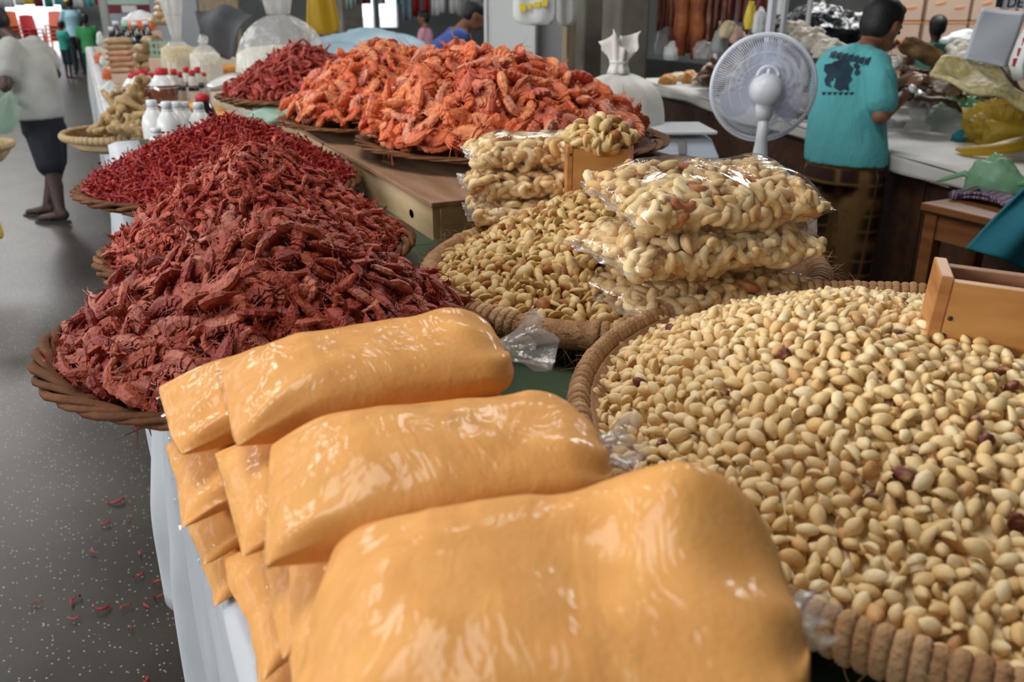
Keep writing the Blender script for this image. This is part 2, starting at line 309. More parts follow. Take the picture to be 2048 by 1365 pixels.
def hanging(name, y0, y1, ztop, hem, xtop, xbot, label, seed, fold=0.012, over=0.10, grow=False):
    r = random.Random(seed); ph = [r.uniform(0, 6) for _ in range(4)]
    def f(u, v):
        y = lerp(y0, y1, u)
        if v < 0.12: q = v / 0.12; return (xtop + over * (1 - q), y, ztop + 0.004)
        q = (v - 0.12) / 0.88; h = hem + 0.03 * math.sin(3.1 * u + ph[3])
        wob = fold * (math.sin(17 * u + ph[0] + 1.5 * q) + 0.6 * math.sin(31 * u + ph[1])) * min(1, q * 1.6)
        return (lerp(xtop, lerp(xtop + 0.012, xbot, min(1, u * 1.6)) if grow else xbot, sm(min(1, q * 1.3))) - 0.004 + wob, y + 0.01 * math.sin(6 * q + ph[2]), lerp(ztop, h, q))
    return obj(name, MB().grid(f, 60, 24), 'white_cloth', solid=0.002, label=label, cat='cloth')
hanging('tablecloth', 0.95, 1.50, TZ, 0.60, 0.034, 0.006, 'white cloth hanging from the table edge beneath the nearest shrimp basket', 3, grow=True)
hanging('tablecloth', -0.3, 1.25, TZ, 0.50, 0.040, 0.048, 'white cloth hanging below the stacks of orange flour bags', 5, fold=0.006)
hanging('tablecloth', 1.50, 2.16, TZ, 0.80, 0.034, 0.02, 'white cloth hanging below the middle red shrimp basket', 8)
hanging('tablecloth', 2.16, 3.5, TZ, 0.66, 0.034, 0.01, 'white cloth hanging below the far basket of tiny red shrimp', 11)

ct = root('wooden_step', (1.1, 2.7, TZ), label='low plywood step box on the table under the orange shrimp baskets', cat='box')
xa, xb, ya, yb, zt = 0.625, 1.40, 1.72, 3.52, 1.205
for (c, s) in (((xa, (ya + yb) / 2, (TZ + zt) / 2 - 0.006), (0.016, yb - ya, zt - TZ - 0.012)), ((xb, (ya + yb) / 2, (TZ + zt) / 2 - 0.006), (0.016, yb - ya, zt - TZ - 0.012))):
    obj('side_panel', MB().box(c, s), 'plywood', ct, False, True)
obj('front_panel', MB().box(((xa + xb) / 2, ya, (TZ + zt) / 2 - 0.006), (xb - xa - 0.016, 0.016, zt - TZ - 0.012)), 'plywood', ct, False, True)
obj('top_board', MB().box(((xa + xb) / 2, (ya + yb) / 2, zt - 0.005), (xb - xa + 0.03, yb - ya + 0.03, 0.012)), 'plywood_top', ct, False, True, bevel=0.002)
st = obj('stain', MB().lathe([(0.001, 0), (0.012, 0)], n=12), 'stain', ct); st.matrix_parent_inverse = Matrix.LocRotScale(ct.location, ct.rotation_euler, ct.scale).inverted(); st.location = (xa - 0.0085, 1.86, 1.150); st.rotation_euler = (0, -PI / 2, 0); st.scale = (0.8, 1.3, 1)

# ------------------------------------------------------------------ baskets
def wicker_proto():
    # unit basket: rim radius 1, depth 0.24; every strand and rib its own part
    th = np.linspace(0, 2 * PI, 73)[:-1]; P = []
    def prof(s): return 0.50 + 0.5 * s ** 0.8, -0.24 + 0.24 * s ** 1.5
    for k in range(7):
        s = 0.12 + 0.13 * k; r, z = prof(s); sg = 1 if k % 2 else -1
        pts = np.c_[(r + 0.016 * sg * np.sin(15 * th)) * np.cos(th), (r + 0.016 * sg * np.sin(15 * th)) * np.sin(th), np.full(72, z) + 0.01 * np.sin(5 * th + k)]
        P.append(('strand', MB().tube(pts, 0.022, 5, closed=True).mesh('strand')))
    for k in range(4):
        a = 2 * PI * k / 4
        w_ = 9 * th + a
        pts = np.c_[(1 + 0.034 * np.cos(w_)) * np.cos(th), (1 + 0.034 * np.cos(w_)) * np.sin(th), 0.03 * np.sin(w_) + 0.012 * np.sin(4 * th + a)]
        P.append(('rim_strand', MB().tube(pts, 0.021 + 0.005 * (k % 2), 6, closed=True).mesh('rim_strand')))
    m = MB()
    pts = [(prof(s)[0], 0, prof(s)[1]) for s in np.linspace(0, 1.0, 7)]
    rib = m.tube([(0.05, 0, -0.245)] + pts, 0.014, 5).mesh('rib')
    base = MB().lathe([(0.001, -0.262), (0.52, -0.262), (0.56, -0.235), (0.93, -0.06), (0.90, -0.045), (0.52, -0.225), (0.001, -0.235)], n=36).mesh('bottom')
    for q in (rib, base): q.polygons.foreach_set('use_smooth', [True] * len(q.polygons))
    for n_, q in P: q.polygons.foreach_set('use_smooth', [True] * len(q.polygons))
    return P, rib, base
WP, WRIB, WBASE = wicker_proto()
def wicker(name, c, R, zrim, label, tilt=(0, 0), depth=None):
    e = root(name, (c[0], c[1], zrim), label=label, cat='basket', rot=(tilt[0], tilt[1], random.uniform(0, 6)))
    e.scale = (R, R, R if depth is None else depth / 0.262)
    for n_, me in WP: obj(n_, me, 'wicker', e)
    for k in range(30): o = obj('rib', WRIB, 'wicker', e, rot=(0, 0, 2 * PI * k / 30))
    obj('bottom', WBASE, 'wicker', e)
    return e
def wrap_band(a, b, half, n=12, seed=0):                            # one turn of fibre round an elliptical rim
    R = []; q = np.arange(n) * 2 * PI / n; r = random.Random(seed)
    for k, (x, g) in enumerate(((-half, 0.93), (-half * 0.5, 1.03), (half * 0.5, 1.04), (half, 0.93))):
        R.append(np.c_[a * g * np.cos(q), np.full(n, x), b * g * np.sin(q)])
    me = MB().rings(R, True).mesh('wrap'); me.polygons.foreach_set('use_smooth', [True] * len(me.polygons)); return me
def coiled(name, c, R, zrim, zbase, a, b, nw, label, bowl='straw_inside', tilt=(0, 0), fuzz=0, gap=None, rimmat='straw'):
    e = root(name, (c[0], c[1], zrim), label=label, cat='basket', rot=(tilt[0], tilt[1], 0))
    H = zrim - zbase; prof = []
    K = 22
    for k in range(K + 1):
        s = k / K; r = R * (0.62 + 0.38 * s ** 0.7); z = -H + H * s ** 1.3
        prof.append((r + (0.004 if k % 2 else 0), z - (0.0 if k % 2 else 0.003)))
    bowlp = [(0.001, -H)] + prof
    inner = [(max(0.001, r - 0.014), z + 0.012) for r, z in bowlp[::-1]]
    obj('bowl', MB().lathe(bowlp + inner, n=64), bowl, e)
    th = np.linspace(0, 2 * PI, 97)[:-1]
    rim = obj('rim', MB().rings([np.c_[(R + a * 0.9 * np.cos(q)) * np.cos(t_), (R + a * 0.9 * np.cos(q)) * np.sin(t_), b * 0.9 * np.sin(q)] for t_ in th for q in [np.arange(10) * 2 * PI / 10]], closed=True), 'straw_fuzz', e)
    half = PI * R / nw * 0.93
    bands = [wrap_band(a, b, half, seed=k) for k in range(3)]
    r_ = random.Random(nw)
    for k in range(nw):
        t_ = 2 * PI * k / nw
        if gap and gap(t_): continue
        o = obj('wrap', bands[k % 3], rimmat, rim, loc=(R * math.cos(t_), R * math.sin(t_), r_.uniform(-0.0007, 0.0007)), rot=(r_.uniform(-.12, .12), 0, t_ + r_.uniform(-.03, .03)))
        s = r_.uniform(0.95, 1.06); o.scale = (s, 1, s)
    if fuzz:
        m = MB(); q = random.Random(9)
        for k in range(fuzz):
            t_ = q.uniform(0, 2 * PI); ph = q.uniform(-2.2, 1.2); L = q.uniform(0.012, 0.04)
            p = np.array([(R + a * math.cos(ph)) * math.cos(t_), (R + a * math.cos(ph)) * math.sin(t_), b * math.sin(ph)])
            d = np.array([math.cos(t_) * math.cos(ph), math.sin(t_) * math.cos(ph), math.sin(ph) - 0.4]); s_ = np.array([-math.sin(t_), math.cos(t_), 0]) * q.uniform(-1, 1)
            m.tube([p - d * 0.004, p + (d * 0.4 + s_) * L * 0.5, p + (d * 0.6 + s_ * 1.2) * L], [0.0006, 0.0005, 0.0003], 3)
        obj('loose_fibres', m, 'straw_fuzz', e, kind='stuff')
    return e

CB = (0.774, 1.225); CBR = 0.322
coiled('cashew_basket', CB, 0.325, 1.175, TZ + 0.001, 0.021, 0.023, 150, 'round coiled straw basket with a thick fibrous rim holding cashews', fuzz=900,
       gap=lambda q: 3.72 < q < 4.05 or 5.0 < q < 5.15 or 2.2 < q < 3.2, tilt=(0.0, -0.03))
PB = (0.795, 0.534)
coiled('peanut_basket', PB, 0.425, 1.19, TZ + 0.001, 0.013, 0.021, 230, 'wide straw basket with a wrapped rim heaped with peanuts', fuzz=200)
wicker('shrimp_basket', (0.18, 1.166), 0.287, 1.175, 'dark wicker basket of large dark red shrimp nearest the flour bags', depth=0.05)
wicker('shrimp_basket', (0.24, 1.60), 0.268, 1.185, 'wicker basket of medium red shrimp, middle of the three red heaps', tilt=(0.0, -0.04), depth=0.055)
wicker('shrimp_basket', (0.265, 2.27), 0.328, 1.18, 'wicker basket of tiny bright red shrimp, farthest of the three red heaps', depth=0.055)
wicker('shrimp_basket', (1.05, 2.25), 0.415, 1.245, 'wicker basket of big orange shrimp nearest the wooden measuring box', depth=0.035)
wicker('shrimp_basket', (0.861, 2.811), 0.33, 1.245, 'wicker basket of orange shrimp behind the biggest orange heap', depth=0.035)
wicker('shrimp_basket', (0.715, 3.349), 0.30, 1.275, 'small wicker basket of rose red shrimp in front of the clear flour sack', depth=0.05)

# ------------------------------------------------------------------ pieces for the heaps
def shrimp_mesh(name, curl, seed, segs=6, sides=8, legs=True, fat=1.0, feelers=2):
    # unit length about 1: head first, then overlapping shell plates, tail fan curled under
    r = random.Random(seed); m = MB(); tot = math.radians(curl)
    T = [0.0, 0.06, 0.14, 0.24, 0.33]; rad = [0.018, 0.06, 0.098, 0.118, 0.112]
    for k in range(segs):
        t0 = 0.34 + 0.60 * k / segs; t1 = 0.34 + 0.60 * (k + 0.92) / segs; g = lerp(0.112, 0.046, (k / (segs - 1)) ** 1.1)
        if legs: T += [t0, t1]; rad += [g * 0.90, g * 1.06]
        else: T += [(t0 + t1) / 2]; rad += [g]
    T.append(1.0); rad.append(0.018); n = len(T); rad = np.array(rad) * fat * np.array([r.uniform(0.92, 1.08) for _ in range(n)])
    P = []; p = np.zeros(3); ang = 0.25
    for i in range(n):
        if i:
            d = T[i] - T[i - 1]; ang -= tot * d * (0.35 if T[i] < 0.33 else 1.2) * r.uniform(0.7, 1.3); p = p + d * np.array([-math.cos(ang), 0, math.sin(ang)])
        P.append(p.copy())
    P = np.array(P); P -= P.mean(0); P[:, 1] += 0.035 * np.sin(np.linspace(0, r.uniform(2, 6), n))
    m.tube(P, rad, sides, up=(0, 1, 0))
    v = m.v[0]; cen = np.repeat(P, sides, 0); v[:, 1] = cen[:, 1] + (v[:, 1] - cen[:, 1]) * 0.60
    v += np.array([[r.uniform(-1, 1) for _ in range(3)] for _ in range(len(v))]) * 0.007
    t = P[-1] - P[-3]; t /= np.linalg.norm(t); e = P[-1] - t * 0.05; up = np.cross(t, (0, 1, 0))
    for a in (-0.75, -0.1, 0.6):
        d = t * math.cos(a) + np.array([0, 1, 0]) * math.sin(a); L = 0.19; s = np.cross(d, up) * 0.045
        q = [e, e + d * L * 0.6 + s, e + d * L, e + d * L * 0.6 - s, e + d * L * 0.5 + up * 0.014]
        m.add(q, [(0, 1, 4), (1, 2, 4), (2, 3, 4), (3, 0, 4), (0, 3, 2, 1)])
    h = P[0] - P[2]; h /= np.linalg.norm(h); q = P[0] + h * 0.13 + np.array([0, 0, 0.04])
    m.add([P[1] + [0, 0.03, 0.05], P[1] + [0, -0.03, 0.05], P[1] + [0, 0, 0.09], q], [(0, 1, 3), (1, 2, 3), (2, 0, 3), (0, 2, 1)])
    if legs:
        for k in range(2, n - 3):
            for sgn in (-1, 1):
                if r.random() < 0.45: continue
                tt = P[k + 1] - P[k - 1]; tt /= np.linalg.norm(tt); dn = np.cross(tt, (0, 1, 0)); dn = dn if dn @ (P.mean(0) - P[k]) > 0 else -dn
                b = P[k] + dn * rad[k] * 0.7 + np.array([0, sgn * rad[k] * 0.3, 0]); L = r.uniform(0.07, 0.16)
                m.tube([b, b + dn * L - tt * r.uniform(0, .14)], [0.016, 0.006], 3)
        for k in range(feelers):
            b = P[0]; d = h + np.array([r.uniform(-.4, .4), r.uniform(-.5, .5), r.uniform(-.5, .5)]); L = r.uniform(0.15, 0.32)
            m.tube([b, b + d * L + np.array([0, 0, r.uniform(-.12, .12)])], [0.009, 0.004], 3)
    return np.vstack(m.v), m.f
def cashew_mesh(curl, seed, half=False, n=9, s=8):
    r = random.Random(seed); P = []; rad = []
    for i in range(n):
        t = i / (n - 1); a = math.radians(curl) * (t - 0.5)
        P.append((0.36 * math.sin(a) * 1.15, 0, 0.36 * math.cos(a))); q = math.sin(PI * (0.06 + 0.88 * t)) ** 0.55
        rad.append(0.275 * q * (1.12 - 0.28 * t) * (0.9 + 0.12 * abs(2 * t - 1)))
    P = np.array(P); P -= P.mean(0)
    m = MB().tube(P, rad, s, up=(0, 1, 0)); v = m.v[0]; v[:, 1] *= 0.88
    if half: v[:, 1] = np.maximum(v[:, 1], -0.01 - 0.02 * (np.arange(len(v)) % 3 == 0))
    v *= 1.0 / (v[:, 0].max() - v[:, 0].min())
    return v, m.f
def peanut_mesh(seed, half=False):
    r = random.Random(seed); m = MB().ell((0, 0, 0), (0.5, 0.29, 0.28), nu=10, nv=8, rot=(0, PI / 2, 0))
    m = MB(); n = 8; s = 8; P = []; rad = []
    for i in range(n):
        t = i / (n - 1); P.append((t - 0.5, 0, 0.02 * math.sin(3 * t))); rad.append(0.33 * max(0.06, math.sin(PI * (0.02 + 0.96 * t))) ** 0.62 * (1.06 - 0.16 * t) * (1 - 0.06 * math.exp(-((t - .5) / .12) ** 2) * r.random()))
    m.tube(P, rad, s, up=(0, 0, 1)); v = m.v[0]
    if half: v[:, 2] = np.maximum(v[:, 2], -0.02)
    else:
        k = np.abs(v[:, 2]) < 0.03; v[k, 1] *= 0.82       # the seam between the two halves
    return v, m.f
def sample(fn, n, tries, mind, box):
    # dart throwing in the plane of the heap
    x0, x1, y0, y1 = box; cell = mind; G = {}; out = []
    X = RNG.random((tries, 2)) * [x1 - x0, y1 - y0] + [x0, y0]
    for p in X:
        if not fn(p[0], p[1]): continue
        k = (int(p[0] / cell), int(p[1] / cell)); ok = True
        for a in (-1, 0, 1):
            for b in (-1, 0, 1):
                for q in G.get((k[0] + a, k[1] + b), ()):
                    if (q[0] - p[0]) ** 2 + (q[1] - p[1]) ** 2 < mind * mind: ok = False; break
                if not ok: break
            if not ok: break
        if ok: G.setdefault(k, []).append(p); out.append(p)
        if len(out) >= n: break
    return np.array(out)
def rot_from(nrm, spin, tilt):
    n = np.asarray(nrm); n = n / np.linalg.norm(n); a = np.cross(n, (0.3, 0.9, 0.1)); a /= np.linalg.norm(a); b = np.cross(n, a)
    x = a * math.cos(spin) + b * math.sin(spin); y = np.cross(n, x); B = np.c_[x, y, n]
    T = np.array(Euler((tilt[0], tilt[1], 0)).to_matrix())
    return B @ T
def stuff_mesh(name, items, extra=None):
    V = []; F = []; R = []; o = 0
    for (v, f), B, loc, sc, rnd in items:
        q = (v * sc) @ B.T + loc; V.append(q); F += [tuple(i + o for i in k) for k in f]; o += len(q); R.append(np.full(len(q), rnd))
    if extra is not None:
        ev = np.vstack(extra.v); V.append(ev); F += [tuple(i + o for i in k) for k in extra.f]; R.append(np.full(len(ev), 0.31))
    me = bpy.data.meshes.new(name); me.from_pydata(np.vstack(V).tolist(), [], F)
    me.polygons.foreach_set('use_smooth', [True] * len(me.polygons))
    a = me.attributes.new('rnd', 'FLOAT', 'POINT'); a.data.foreach_set('value', np.concatenate(R).astype(np.float32)); me.update()
    return me
def heap(piece, heapname, label, stufflabel, group, cat, variants, mat, H, inside, box, mind, size, layers=2, nind=300, tiltr=0.5, skip=None, lift=0.35, base=None, side=False, drop=0.25):
    meshes = []
    for v, f in variants:
        me = bpy.data.meshes.new(piece); me.from_pydata(v.tolist(), [], f); me.polygons.foreach_set('use_smooth', [not side] * len(me.polygons)); me.materials.append(MATS[mat]); meshes.append(me)
    items = []
    for L in range(layers):
        pts = sample(inside, 100000, 26000 if mind > 0.012 else 60000, mind, box)
        for x, y in pts:
            e = 0.006; z = H(x, y); nx = (H(x - e, y) - H(x + e, y)) / (2 * e); ny = (H(x, y - e) - H(x, y + e)) / (2 * e)
            n = np.array([nx, ny, 1.0]); n /= np.linalg.norm(n)
            sc = RNG.uniform(*size); k = RNG.integers(len(variants))
            B = rot_from(n, RNG.uniform(0, 2 * PI), RNG.normal(0, tiltr, 2) + np.array([PI / 2 if side and RNG.random() < 0.88 else 0, 0]))
            loc = np.array([x, y, z]) + n * sc * (lift * L / max(1, layers - 1) - drop + RNG.uniform(-0.05, 0.08))
            p = proj(loc); vis = 0
            to = CAM - loc; dist = np.linalg.norm(to)
            if n @ to / dist < -0.22: continue
            if -30 < p[0] < 2078 and -20 < p[1] < 1390 and L == layers - 1 and n @ to / dist > 0.05 and not (skip and skip(x, y)): vis = sc / dist * (0.3 + n @ to / dist)
            items.append((vis, k, B, loc, sc))
    items.sort(key=lambda q: -q[0])
    rest = []
    for i, (vis, k, B, loc, sc) in enumerate(items):
        if i < nind and vis > 0:
            o = bpy.data.objects.new(piece, meshes[k]); COL.objects.link(o)
            o.matrix_world = Matrix.Translation(loc) @ Matrix(B.tolist()).to_4x4() @ Matrix.Scale(sc, 4)
            tag(o, label, cat, group)
        else: rest.append((variants[k], B, loc, sc, RNG.random()))
    me = stuff_mesh(heapname, rest, base); me.polygons.foreach_set('use_smooth', [not side] * len(me.polygons)); me.materials.append(MATS[mat])
    o = bpy.data.objects.new(heapname, me); COL.objects.link(o); tag(o, stufflabel, cat, kind='stuff')
    return len(items)
def mound(H, c, R, n=40, rings=14, zmin=None, sink=0.006):
    th = np.arange(n) * 2 * PI / n; Rg = []
    for k in range(rings):
        r = R * (1 - k / rings) + 1e-4
        Rg.append([(c[0] + r * math.cos(q), c[1] + r * math.sin(q), H(c[0] + r * math.cos(q), c[1] + r * math.sin(q)) - sink) for q in th])
    if zmin is not None: Rg.insert(0, [(c[0] + R * 0.97 * math.cos(q), c[1] + R * 0.97 * math.sin(q), zmin) for q in th])
    return MB().rings(Rg)
def cone(c, R, zr, zp, apex=None, rnd=0.16, lump=0.008, seed=0, power=1.0):
    ax, ay = apex if apex is not None else c
    def H(x, y):
        # distance fraction from the apex to the rim along the ray through (x, y)
        dx, dy = x - ax, y - ay; r = math.hypot(dx, dy)
        if r < 1e-9: t = 0.0
        else:
            ux, uy = dx / r, dy / r; ox, oy = ax - c[0], ay - c[1]; b = ox * ux + oy * uy
            L = -b + math.sqrt(max(1e-9, b * b - (ox * ox + oy * oy - R * R))); t = min(1.1, r / L)
        s = (math.sqrt(t * t + rnd * rnd) - rnd) / (math.sqrt(1 + rnd * rnd) - rnd)
        return zr + (zp - zr) * (1 - s ** power) + lump * float(noise3(np.array([x * 14 + seed, y * 14, seed * 3.1]))) * (1 - t * 0.5)
    return H
def incirc(c, R): return lambda x, y: (x - c[0]) ** 2 + (y - c[1]) ** 2 < R * R
def bx(c, R): return (c[0] - R, c[0] + R, c[1] - R, c[1] + R)

SH = [shrimp_mesh('shrimp', c_, k, 6, 7, fat=1.08) for k, c_ in enumerate((170, 230, 100, 200, 270, 60, 130))]
SHM = [shrimp_mesh('shrimp', c_, k + 20, 5, 6) for k, c_ in enumerate((160, 220, 80, 190, 250, 110))]
SHB = [shrimp_mesh('shrimp', c_, k + 40, 7, 9, fat=1.18) for k, c_ in enumerate((200, 260, 130, 220, 290, 80))]
SHT = [shrimp_mesh('shrimp', c_, k + 60, 4, 5, legs=False, fat=0.85) for k, c_ in enumerate((110, 160, 60, 30))]

# six heaps of dried shrimp
def shrimp_heap(piece, c, R, zr, zp, var, mat, mind, size, lab, grp, apex=None, nind=300, seed=0, skip=None, layers=2, power=1.0, rnd=0.16, tilt=0.5):
    H = cone(c, R, zr, zp, apex, seed=seed, power=power, rnd=rnd)
    return heap(piece, 'shrimp_heap', lab, 'rest of the heap of ' + grp, grp, 'shrimp', var, mat, H, incirc(c, R - size[0] * 0.26), bx(c, R), mind, size, layers, nind, tilt, skip, 0.22, mound(H, c, R - size[0] * 0.45, sink=size[0] * 0.18), drop=0.08, side=True)
shrimp_heap('dark_red_shrimp', (0.18, 1.166), 0.272, 1.165, 1.318, SH, 'shrimp_dark', 0.0172, (0.060, 0.092), 'dark red dried shrimp on the heap nearest the flour bags', 'large dark red shrimp', seed=1, tilt=0.42)
shrimp_heap('red_shrimp', (0.24, 1.60), 0.255, 1.18, 1.350, SHM, 'shrimp_mid', 0.0135, (0.046, 0.066), 'red dried shrimp on the middle of the three red heaps', 'medium red shrimp', seed=2, tilt=0.42)
shrimp_heap('tiny_shrimp', (0.268, 2.27), 0.322, 1.18, 1.314, SHT, 'shrimp_tiny', 0.0125, (0.034, 0.046), 'tiny bright red shrimp on the farthest of the three red heaps', 'tiny bright red shrimp', apex=(0.32, 2.36), rnd=0.3, seed=3, tilt=0.8)
shrimp_heap('big_orange_shrimp', (1.03, 2.25), 0.385, 1.245, 1.446, SHB, 'shrimp_orange', 0.030, (0.105, 0.150), 'big orange dried shrimp on the largest orange heap', 'big orange shrimp', apex=(0.92, 2.29), seed=4, power=1.3, rnd=0.3, tilt=0.4)
shrimp_heap('orange_shrimp', (0.861, 2.811), 0.31, 1.245, 1.450, SHB, 'shrimp_orange', 0.028, (0.09, 0.125), 'orange dried shrimp on the heap behind the largest orange one', 'orange shrimp of the second heap', seed=5, power=1.2, rnd=0.3, tilt=0.4)
shrimp_heap('rose_shrimp', (0.715, 3.349), 0.285, 1.275, 1.438, SHM, 'shrimp_rose', 0.021, (0.060, 0.085), 'rose red dried shrimp on the small heap before the clear flour sack', 'rose red shrimp', seed=6)

# ------------------------------------------------------------------ peanuts and loose cashews
PN = [peanut_mesh(1), peanut_mesh(2), peanut_mesh(3), peanut_mesh(4, True), peanut_mesh(5, True), peanut_mesh(6, True)]
CW = [cashew_mesh(c_, k) for k, c_ in enumerate((190, 160, 215, 175))]
CH = CW[:2] + [cashew_mesh(200, 7, True), cashew_mesh(120, 8, True), cashew_mesh(170, 9, True), cashew_mesh(80, 10)]
PH = cone(PB, 0.405, 1.180, 1.275, apex=(0.67, 0.645), rnd=0.45, lump=0.006, seed=11, power=1.15)
heap('peanut', 'peanut_heap', 'blanched peanut on the heap in the wide basket', 'rest of the heap of blanched peanuts in the wide basket', 'blanched peanuts', 'peanut',
     PN, 'peanut', PH, incirc(PB, 0.404), bx(PB, 0.405), 0.0112, (0.0155, 0.0225), 2, 300, 0.75, lambda x, y: x < 0.36 and y < 0.6, 0.45, mound(PH, PB, 0.40, zmin=1.15, sink=0.007), drop=0.1)
LH = cone((0.755, 1.235), 0.295, 1.155, 1.262, apex=(0.80, 1.36), rnd=0.25, lump=0.006, seed=13)
heap('loose_cashew', 'cashew_heap', 'loose cashew nut on the heap in the straw basket', 'rest of the heap of loose cashew nuts in the straw basket', 'loose cashews', 'cashew',
     CH, 'cashew_loose', LH, incirc((0.755, 1.235), 0.292), bx((0.755, 1.235), 0.295), 0.0120, (0.020, 0.033), 2, 300, 0.7, lambda x, y: x > 0.72 and y < 1.2, 0.4, mound(LH, (0.755, 1.235), 0.29, zmin=1.135, sink=0.008), drop=0.1)

# ------------------------------------------------------------------ wooden measuring boxes
def measuring_box(loc, wx, dy, h, rz, label, roll=0, wall=0.012, nails=(), lean=0):
    e = root('measuring_box', loc, label=label, cat='box', rot=(lean, roll, rz))
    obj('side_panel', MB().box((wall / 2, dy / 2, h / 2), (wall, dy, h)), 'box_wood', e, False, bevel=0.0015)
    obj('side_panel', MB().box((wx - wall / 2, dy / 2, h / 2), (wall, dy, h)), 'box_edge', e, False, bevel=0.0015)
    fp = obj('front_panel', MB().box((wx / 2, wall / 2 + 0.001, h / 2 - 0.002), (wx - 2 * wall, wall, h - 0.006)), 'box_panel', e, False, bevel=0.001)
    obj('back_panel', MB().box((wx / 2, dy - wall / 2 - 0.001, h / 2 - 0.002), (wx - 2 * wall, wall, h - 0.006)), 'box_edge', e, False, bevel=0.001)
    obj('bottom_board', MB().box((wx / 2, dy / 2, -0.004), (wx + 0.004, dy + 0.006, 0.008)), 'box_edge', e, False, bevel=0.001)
    for x, z in nails: obj('nail', MB().lathe([(0.0025, -0.0012), (0.0025, 0.0004), (0.001, 0.0008)], n=10), 'nail', fp, loc=(x, 0.0002, z), rot=(PI / 2, 0, 0))
    return e
measuring_box((0.738, 0.582, 1.246), 0.15, 0.070, 0.098, math.radians(-44), 'open wooden measuring box standing in the heap of peanuts', roll=0.055, nails=((0.018, 0.055), (0.016, 0.036)), wall=0.013, lean=0.02)
mb_ = measuring_box((0.772, 1.418, 1.252), 0.122, 0.10, 0.100, math.radians(-25), 'wooden measuring box full of cashew halves on the cashew heap', nails=((0.007, 0.085),), wall=0.011)
q = 0
BOXC = np.array([0.772, 1.418, 1.352]) + np.array([math.cos(-0.436), math.sin(-0.436), 0]) * 0.062 + np.array([math.sin(0.436), math.cos(0.436), 0]) * 0.05
BH = lambda x, y: 1.340 + 0.044 * math.exp(-(((x - BOXC[0]) ** 2 + (y - BOXC[1]) ** 2) / 0.0018))
heap('cashew_half', 'boxed_cashews', 'cashew half heaped in the wooden measuring box', 'rest of the cashew halves filling the wooden measuring box', 'cashews in the measuring box', 'cashew',
     CH, 'cashew_loose', BH, incirc(BOXC, 0.056), bx(BOXC, 0.06), 0.013, (0.030, 0.038), 3, 60, 0.7, None, 0.5, mound(BH, BOXC, 0.048, zmin=1.31, sink=0.006), drop=0.1)

# ------------------------------------------------------------------ plastic bags
def bag_surface(L, W, T, seed, wr=0.003, tie=True, nu=44, nv=36, dz=None, flare=0.09):
    r = random.Random(seed); a = np.arange(nv) * 2 * PI / nv; ca, sa = np.cos(a), np.sin(a)
    cy = np.sign(ca) * np.abs(ca) ** 0.75; sz = np.sign(sa) * np.abs(sa) ** 0.85; R = []; s0 = seed * 7.3
    for i in range(nu):
        u = i / (nu - 1); x = -L / 2 + L * u
        tl = (1 - (1 - min(1, u / 0.30)) ** 2.0) ** 0.72 if u < 0.30 else 1.0
        e = max(0, (u - 0.80) / 0.20); tr = (1 - e ** 2.4) ** 0.5 if tie else (1 - e ** 2.2) ** 0.6
        tt = max(0.03, tl * tr); ww = (1 + flare * (1 - min(1, u / 0.25)) ** 1.6 - 0.02 * math.sin(PI * min(1, u / 0.5))) * ((max(0.0, 1 - e ** 2.6)) ** 0.5 * 0.86 + 0.14 if tie else 1 + flare * e ** 2)
        y = W / 2 * ww * cy; z = T / 2 * tt * sz
        p = np.c_[np.full(nv, x), y, z]
        q = np.c_[np.full(nv, x) * 16 + s0, y * 16, z * 16 + s0]
        cr = 1 - min(1, u / 0.35); ce = max(0, (u - 0.7) / 0.3)
        nz = wr * (0.9 * noise3(q) + 0.45 * noise3(q * 2.3 + 5)) * tt ** 0.5
        fold = (cr * 0.9 + ce * 1.0) * wr * 0.8 * np.sin(a * 9 + 2.5 * np.sin(6 * u + seed)) * min(1, u * 9)
        rid = lambda q_: (1 - np.abs(noise3(q_))) ** 4
        nz = nz + wr * 0.5 * (rid(q * np.array([0.5, 1.1, 1]) + 9) - 0.3) * tt ** 0.5 + wr * 0.35 * (rid(q * np.array([2.2, 0.8, 1]) + 17) - 0.3) * (0.3 + cr + ce) * tt ** 0.5
        p[:, 2] += (nz + fold) * np.where(sz >= 0, 1, 0.5); p[:, 1] += nz * 0.6
        p[:, 0] += wr * 1.2 * noise3(np.c_[y * 22 + s0, np.full(nv, 3.3), np.full(nv, u)]) * (cr ** 3 + ce)
        if dz: p[:, 2] += np.array([dz(xx, yy) for xx, yy in p[:, :2]])
        R.append(p)
    return np.array(R)
def tail_mesh(x0, z0, L, spread, seed, turns=5, r0=0.008, nv=28, nu=12, droop=0.0):      # gathered end of a tied bag
    R = []; a = np.arange(nv) * 2 * PI / nv; r = random.Random(seed); ph = r.uniform(0, 6)
    for i in range(nu):
        u = i / (nu - 1); rad = r0 + (spread - r0) * u ** 0.8
        rr = rad * (1 + 0.45 * u * np.sin(turns * a + ph) + 0.15 * np.sin(3 * a + 5 * u))
        p = np.c_[x0 + L * u + 0.012 * u * np.sin(4 * a + ph), rr * np.cos(a), z0 + rr * np.sin(a) * 0.6 - droop * u * u]
        R.append(p)
    return MB().rings(R, cap=False)
